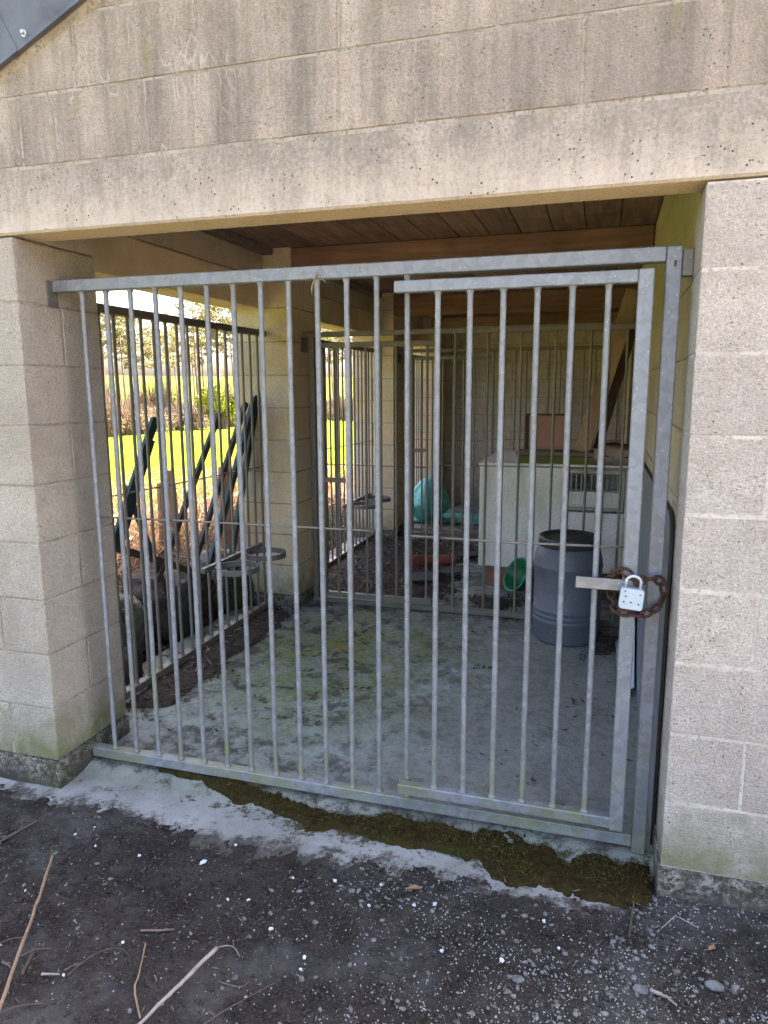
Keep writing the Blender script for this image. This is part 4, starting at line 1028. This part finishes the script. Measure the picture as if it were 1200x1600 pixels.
def shard(x, y, s_, seed, label):
    s_ *= .85
    rnd = random.Random(seed); n = rnd.choice((4, 5, 5, 6)); z0 = float(max(ground_z(np.array(x), np.array(y)), slab_z(np.array(x), np.array(y))))
    pts = [(s_*rnd.uniform(.65, 1.1)*math.cos(2*math.pi*i/n+rnd.uniform(-.3, .3)), s_*.8*rnd.uniform(.6, 1.1)*math.sin(2*math.pi*i/n)) for i in range(n)]
    tx, ty = rnd.uniform(-.25, .25), rnd.uniform(-.1, .3); a = rnd.uniform(0, 6.28)
    v = []
    for h_ in (0, .0035):
        for px_, py_ in pts:
            qx, qy = px_*math.cos(a)-py_*math.sin(a), px_*math.sin(a)+py_*math.cos(a)
            v.append((x+qx, y+qy, z0+.002+h_+qx*tx+qy*ty+s_*.2))
    f = [tuple(range(n))[::-1], tuple(range(n, 2*n))]+[(i, (i+1) % n, n+(i+1) % n, n+i) for i in range(n)]
    solo('white_shard', MB().add(v, f), 'shard_white', (x, y, z0), label, 'shard', 'white shards on the dark soil')
shard(.825, -.278, .017, 1, 'largest white shard lying on the dark soil left of centre')
for i, (x, y, s_) in enumerate([(.592, -.305, .009), (.876, -.148, .008), (.782, -.653, .009), (1.054, -.395, .008), (.992, -.413, .007), (1.176, -.485, .010), (1.312, -.553, .009), (1.315, -.587, .006), (1.147, -.259, .008), (1.281, -.229, .010),
      (.413, -.304, .007), (.293, -.263, .008), (.355, -.566, .006), (1.429, -.319, .008), (1.432, -.207, .007), (.329, -.205, .005), (.70, -.80, .007), (1.62, -.25, .010), (1.56, -.27, .010), (1.74, -.30, .008), (1.85, -.42, .011), (1.68, -.42, .009), (2.0, -.33, .008), (1.95, -.22, .009)]):
    shard(x, y, s_, 20+i, 'small white shard lying on the dark soil')
def stone(x, y, s_, seed, label):
    pv, pf_ = pebble_mesh(seed+40); z0 = float(ground_z(np.array(x), np.array(y)))
    bm = bmesh.new(); bmesh.ops.create_icosphere(bm, subdivisions=2, radius=1); V = []
    for v in bm.verts:
        d = 1+.35*float(fbm(v.co.x*1.5+seed, v.co.y*1.5+v.co.z, 160+seed, 3)); V.append((x+v.co.x*s_*d*1.2, y+v.co.y*s_*d*.85, z0+.004+v.co.z*s_*d*.45))
    F = [tuple(q.index for q in f.verts) for f in bm.faces]; bm.free()
    solo('stone', MB().add(V, F), 'stone_chip', (x, y, z0), label, 'stone', 'flat stones at the lower right', smooth=True)
stone(2.406, -.346, .021, 1, 'flat oval grey stone below the right wall, rightmost of the larger ones')
stone(2.217, -.406, .019, 2, 'flat grey stone left of the oval one at the lower right')
stone(1.90, -.47, .015, 3, 'grey stone lying in front of the right end of the moss')
def stick(pts, r0_, r1_, mat, label, name='twig', lift=.0, n=8, seed=0, group=None):
    r0_ *= .74; r1_ *= .74
    rnd = random.Random(seed); q = []
    m = len(pts)
    zz_ = [max(float(ground_z(np.array(p[0]), np.array(p[1]))), float(slab_z(np.array(p[0]), np.array(p[1]))) if -.3 < p[1] < .4 and 0 < p[0] < 2.27 else -9)+(p[2] if len(p) > 2 else 0) for p in pts]
    for p, z_ in zip(pts, zz_): q.append((p[0], p[1], z_+r0_*.9+lift))
    c_ = catmull(q, 6); c_ = [p+Vector((rnd.uniform(-1, 1), rnd.uniform(-1, 1), rnd.uniform(-.3, .5)))*r0_*.35 for p in c_]
    t_ = np.linspace(0, 1, len(c_)); rr = [(r0_*(1-t)+r1_*t)*rnd.uniform(.88, 1.12) for t in t_]
    return solo(name, MB().tube(c_, rr, n), mat, tuple(q[0]), label, 'stick', group, smooth=True)
cane = stick([(.72, -1.10, .02), (.65, -.96, .04), (.51, -.71, .045), (.43, -.565, .05), (.369, -.457, .06)], .0075, .0050, 'cane', 'long tan cane with a bud, leaning in from the lower left corner', 'cane', seed=1)
b_ = MB(); bc_ = Vector((.368, -.452, -.05))
for i in range(6):
    a = i*1.05; d_ = Vector((math.cos(a)*.6, math.sin(a)*.6+.3, .8)).normalized(); s_ = Vector((-math.sin(a), math.cos(a), 0))
    b_.add([bc_-s_*.003, bc_+d_*.009+s_*.004, bc_+d_*.018, bc_+d_*.009-s_*.004], [(0, 1, 2, 3)])
WL[cane.name] = Vector(cane.location)
bl = part('bud', b_, 'weed_green', cane); bl['label'] = 'tiny green leaves at the tip'
stick([(.98, -1.0, .01), (1.017, -.851, .02), (1.045, -.74, .022), (1.075, -.625, .024)], .0055, .0075, 'twig_pale', 'pale stripped stick with a frayed end at the lower left', 'stick', seed=2)
stick([(1.075, -.625, .026), (1.09, -.610, .028), (1.115, -.600, .022), (1.14, -.612, .012)], .0022, .0012, 'twig_pale', 'thin curved splinter at the frayed tip of the pale stick', 'splinter', seed=22)
stick([(.99, -.862, .008), (.93, -.80, .012), (.90, -.74), (.87, -.68, .004), (.854, -.645, .01)], .0038, .0030, 'cane', 'thin tan stem left of the pale stripped stick', 'stem', seed=3)
stick([(.715, -.80), (.725, -.765, .01), (.745, -.71, .016), (.79, -.682, .012), (.825, -.688, .006), (.842, -.70)], .0030, .0012, 'twig', 'curved pale root lying behind the thin tan stem', 'root', seed=4)
stick([(2.196, .117, .004), (2.212, .04, .012), (2.215, -.036, .010), (2.194, -.222, .004)], .0032, .0042, 'twig', 'upright looking crooked twig beside the right wall foot', seed=5)
stick([(2.029, -.055, .01), (2.08, -.035, .014), (2.128, -.032, .013), (2.233, -.06, .006)], .0032, .0018, 'twig', 'twig lying across the moss near the right wall', seed=6)
stick([(2.272, -.173), (2.334, -.085, .003)], .0022, .0018, 'twig_pale', 'straight straw at the foot of the right wall, left one', seed=7)
stick([(2.334, -.088, .004), (2.395, -.11)], .0020, .0024, 'twig_pale', 'straight straw at the foot of the right wall, right one', seed=8)
stick([(2.242, -.406, .003), (2.28, -.425, .005), (2.301, -.449, .003)], .0075, .0030, 'twig_pale', 'pale split wood splinter at the bottom right', 'splinter', seed=9)
stick([(1.348, .281, .004), (1.42, .225, .006), (1.491, .171, .006), (1.515, .137, .004)], .0030, .0022, 'twig', 'thin twig crossing under the gate near the door hinge', seed=10)
stick([(1.525, .181, .01), (1.585, .126, .008)], .0034, .0030, 'twig', 'short twig on the moss right of the hinge', seed=11)
stick([(1.652, .218, .012), (1.672, .14, .016), (1.687, .073, .012)], .0025, .0018, 'twig', 'thin upright twig on the moss in front of the gate door', seed=12)
stick([(1.775, .01, .012), (1.80, -.03, .014), (1.818, -.077, .01)], .0045, .0040, 'twig', 'short thick twig on the front edge of the moss', seed=13)
stick([(.804, -.598, .004), (.85, -.583, .006), (.898, -.567, .005)], .0050, .0045, 'twig', 'straight dark stub of wood behind the curved root', seed=14)
stick([(.555, -.746, .006), (.589, -.831, .006)], .0075, .0070, 'twig', 'short dark stub lying beside the tan cane', seed=15)
stick([(.059, -.371), (.08, -.31, .003), (.106, -.238, .004)], .006, .005, 'twig', 'dark stick at the left edge in front of the pier', seed=16)
stick([(1.117, -.696, .003), (1.188, -.702, .006), (1.197, -.672, .003)], .0022, .0012, 'twig', 'small hooked twig right of the pale stick', seed=17)
stick([(1.12, -.90, .003), (1.17, -.80, .006), (1.235, -.70, .008), (1.27, -.655, .004)], .0020, .0010, 'twig', 'long thin stalk at the bottom centre', seed=18)
rr = random.Random(5)
for i in range(15):
    x = rr.uniform(.40, .74); y = -.80-rr.uniform(0, .30)+(.78-x)*.30; a = rr.uniform(-.6, .9); ln_ = rr.uniform(.04, .14)
    stick([(x, y, .004), (x+ln_*.5*math.cos(a), y+ln_*.5*math.sin(a), rr.uniform(.004, .02)), (x+ln_*math.cos(a), y+ln_*math.sin(a), rr.uniform(.0, .012))], rr.uniform(.002, .006), rr.uniform(.0015, .004), rr.choice(('twig', 'twig', 'twig', 'twig_pale')), 'broken twig in the heap at the lower left corner', seed=100+i, group='broken twigs heaped at the lower left corner')
def leaf(x, y, s_, label, seed, zo=.006):
    rnd = random.Random(seed); z0 = max(float(ground_z(np.array(x), np.array(y))), float(slab_z(np.array(x), np.array(y))))+zo; a = rnd.uniform(0, 3)
    V = []; F = []; n = 9
    for i in range(n):
        t = i/(n-1); w_ = s_*.52*math.sin(math.pi*(t*.92+.04))**.7*rnd.uniform(.85, 1.15)
        for j in (-1, -.5, 0, .5, 1):
            lx = (t-.5)*2*s_; ly = j*w_; lz = .25*s_*(abs(j)**1.6)+.18*s_*math.sin(t*4)+rnd.uniform(-.02, .02)*s_
            V.append((x+lx*math.cos(a)-ly*math.sin(a), y+lx*math.sin(a)+ly*math.cos(a), z0+lz))
    for i in range(n-1):
        for j in range(4): F.append((i*5+j, i*5+j+1, i*5+j+6, i*5+j+5))
    solo('dry_leaf', MB().add(V, F), 'dry_leaf', (x, y, z0), label, 'leaf', 'curled dry leaves on the ground', smooth=True)
leaf(1.542, -.193, .022, 'tan dry leaf lying on the soil in front of the apron', 1)
leaf(.275, .235, .042, 'large curled brown leaf under the left end of the gate', 2, .012)
leaf(2.42, -.20, .014, 'small dry leaf below the right wall', 3)
leaf(1.0, -.95, .016, 'small dry leaf near the pale stripped stick', 4)
# a dry wisp caught on the top rail
solo('dry_wisp', MB().tube(catmull([(1.100, .174, 1.868), (1.096, .165, 1.850), (1.085, .162, 1.828), (1.082, .163, 1.806), (1.088, .165, 1.792)], 4), [.0012, .002, .003]+[.0032]*8+[.0028, .002, .0015, .001, .0008, .0006], 6).tube([(1.10, .170, 1.852), (1.125, .166, 1.846), (1.135, .166, 1.834)], [.001, .003, .001], 5),
     'straw', (1.1, .17, 1.86), 'dry wisp caught on the top rail of the grille', 'straw', smooth=True)

# ------------------------------------------------------------------ beyond: pines, shrubs
def leaf_cloud(centers, radii, n, size, seed, elong=2.2):
    rg = np.random.default_rng(seed); C_ = np.array(centers); Rr = np.array(radii); w_ = Rr[:, 0]*Rr[:, 1]*Rr[:, 2]; w_ = w_/w_.sum()
    ix = rg.choice(len(C_), n, p=w_); d = rg.normal(size=(n, 3)); d /= np.linalg.norm(d, axis=1)[:, None]
    P_ = C_[ix]+d*Rr[ix]*(rg.uniform(.35, 1.08, n)**.6)[:, None]
    u = rg.normal(size=(n, 3)); u /= np.linalg.norm(u, axis=1)[:, None]; v = rg.normal(size=(n, 3)); v -= u*(u*v).sum(1)[:, None]; v /= np.linalg.norm(v, axis=1)[:, None]
    s_ = size*rg.uniform(.5, 1.3, n); U = u*(s_*elong*.5)[:, None]; W_ = v*(s_*.5)[:, None]
    return np.stack([P_-U, P_-W_, P_+U, P_+W_], 1).reshape(-1, 3), np.arange(4*n).reshape(-1, 4)
def pine_kind(seed):
    rnd = random.Random(seed); h_ = 14; tr = MB(); cx = 0; pts = []
    for i in range(9): t = i/8; pts.append((.25*math.sin(t*3+seed), .2*math.sin(t*2.3+seed*2), -1+(h_+.2)*t))
    tr.tube(pts, [.17*(1-.75*i/8) for i in range(9)], 7)
    cen = []; rad = []
    for i in range(26):
        t = rnd.uniform(.66, .98); a = rnd.uniform(0, 6.28); ln_ = (1.8*(1-((t-.80)/.30)**2)+.3)*rnd.uniform(.5, 1); ln_ = max(ln_, .3)
        p0 = Vector((.25*math.sin(t*3+seed), .2*math.sin(t*2.3+seed*2), h_*t-1)); p1 = p0+Vector((math.cos(a)*ln_, math.sin(a)*ln_, .25*ln_))
        tr.tube([p0, (p0+p1)/2+Vector((0, 0, .1)), p1], [.045, .03, .012], 4, cap=False)
        if t > .70 or rnd.random() < .4:
            cen.append(tuple(p1)); rad.append((rnd.uniform(.35, .75), rnd.uniform(.35, .75), rnd.uniform(.2, .4)))
    for i in range(16):   # dead side twigs
        t = rnd.uniform(.15, .55); a = rnd.uniform(0, 6.28); p0 = Vector((.25*math.sin(t*3+seed), .2*math.sin(t*2.3+seed*2), h_*t-1)); p1 = p0+Vector((math.cos(a), math.sin(a), .1))*rnd.uniform(.4, 1.2)
        tr.tube([p0, p1], [.025, .008], 3, cap=False)
    cen.append((pts[-1][0], pts[-1][1], h_-.9)); rad.append((.5, .5, .5))
    V, F = leaf_cloud(cen, rad, 2200, .13, seed, 2.2)
    tm = tr.mesh('trunk'); tm.materials.append(M['pine_bark']); cm = np_mesh('crown', V, F); cm.materials.append(M['pine_needle'])
    return tm, cm
PK = [pine_kind(s_) for s_ in (1, 2, 3, 4)]
def far_pos(azd, d):
    a = R(azd); x = CX+d*math.sin(a); y = CY+d*math.cos(a); return x, y, float(ground_z(np.array(x), np.array(y)))
rp = random.Random(11)
for i in range(46):
    azd = -41+i*.52+rp.uniform(-.25, .25); d = rp.uniform(84, 112)
    x, y, z_ = far_pos(azd, d); tm, cm = PK[rp.randrange(4)]
    t = thing('pine_tree', 'tall thin pine standing in the belt beyond the field', 'tree', (x, y, z_), 'pines in the belt beyond the field')
    s_ = rp.uniform(.84, 1.1)
    o1 = obj('trunk', tm, None, t); o2 = obj('crown', cm, None, t); t.rotation_euler = (0, 0, rp.uniform(0, 6.28)); t.scale = (s_, s_, s_)
def shrub_mesh(seed, n, size, flat=.8, stems=True):
    rnd = random.Random(seed); cen = []; rad = []
    for i in range(9): cen.append((rnd.uniform(-.6, .6), rnd.uniform(-.6, .6), rnd.uniform(.35, .95)*flat)); rad.append((rnd.uniform(.25, .5), rnd.uniform(.25, .5), rnd.uniform(.2, .4)))
    return np_mesh('foliage', *leaf_cloud(cen, rad, n, size, seed, 2.5))
def stem_mesh(seed, n, h_):
    rnd = random.Random(seed); mb = MB()
    for i in range(n):
        a = rnd.uniform(0, 6.28); s_ = rnd.uniform(.1, .8); mb.tube([(rnd.uniform(-.2, .2), rnd.uniform(-.2, .2), -.1), (math.cos(a)*s_*.5, math.sin(a)*s_*.5, h_*.5), (math.cos(a)*s_, math.sin(a)*s_, h_*rnd.uniform(.7, 1.1))], [.02, .014, .005], 3, cap=False)
    return mb.mesh('stem')
gm = shrub_mesh(21, 5200, .05); gm.materials.append(M['gorse'])
sm = shrub_mesh(22, 2200, .028); sm.materials.append(M['bare_shrub']); sm2 = shrub_mesh(23, 2200, .028); sm2.materials.append(M['bare_shrub'])
stm = stem_mesh(3, 70, 1.25); stm.materials.append(M['pine_bark'])
def shrub(azd, d, s_, me, name, label, group, sz=None):
    x, y, z_ = far_pos(azd, d); t = thing(name, label, 'shrub', (x, y, z_), group)
    obj('stem', stm, None, t); obj('foliage', me, None, t); t.scale = (s_, s_, sz or s_); t.rotation_euler = (0, 0, rp.uniform(0, 6.28))
shrub(-29.6, 56, 2.1, gm, 'gorse_bush', 'bright yellow green bush at the far edge of the field', None, 2.9)
for i in range(34):
    azd = -41+i*.72+rp.uniform(-.2, .2); d = np.interp(azd, [-41, -37, -29, -19, -16], [37, 41, 60, 84, 92])+rp.uniform(0, 6)
    big = 1.25 if azd < -34.5 else 1.
    shrub(azd, d, rp.uniform(1.2, 1.8), rp.choice((sm, sm2)), 'bare_shrub', 'brown leafless shrub in the hedge at the field edge', 'brown shrubs in the hedge at the field edge', rp.uniform(1.1, 1.9)*big*d/52)
for i in range(40):
    azd = -41+i*.62+rp.uniform(-.25, .25); d = rp.uniform(86, 108)
    shrub(azd, d, rp.uniform(1.5, 2.4), rp.choice((sm, sm2)), 'bare_shrub', 'brown leafless scrub bush growing under the far pines', 'brown scrub under the far pines', rp.uniform(1.6, 3.0)*(1.5 if azd < -33 else 1.))
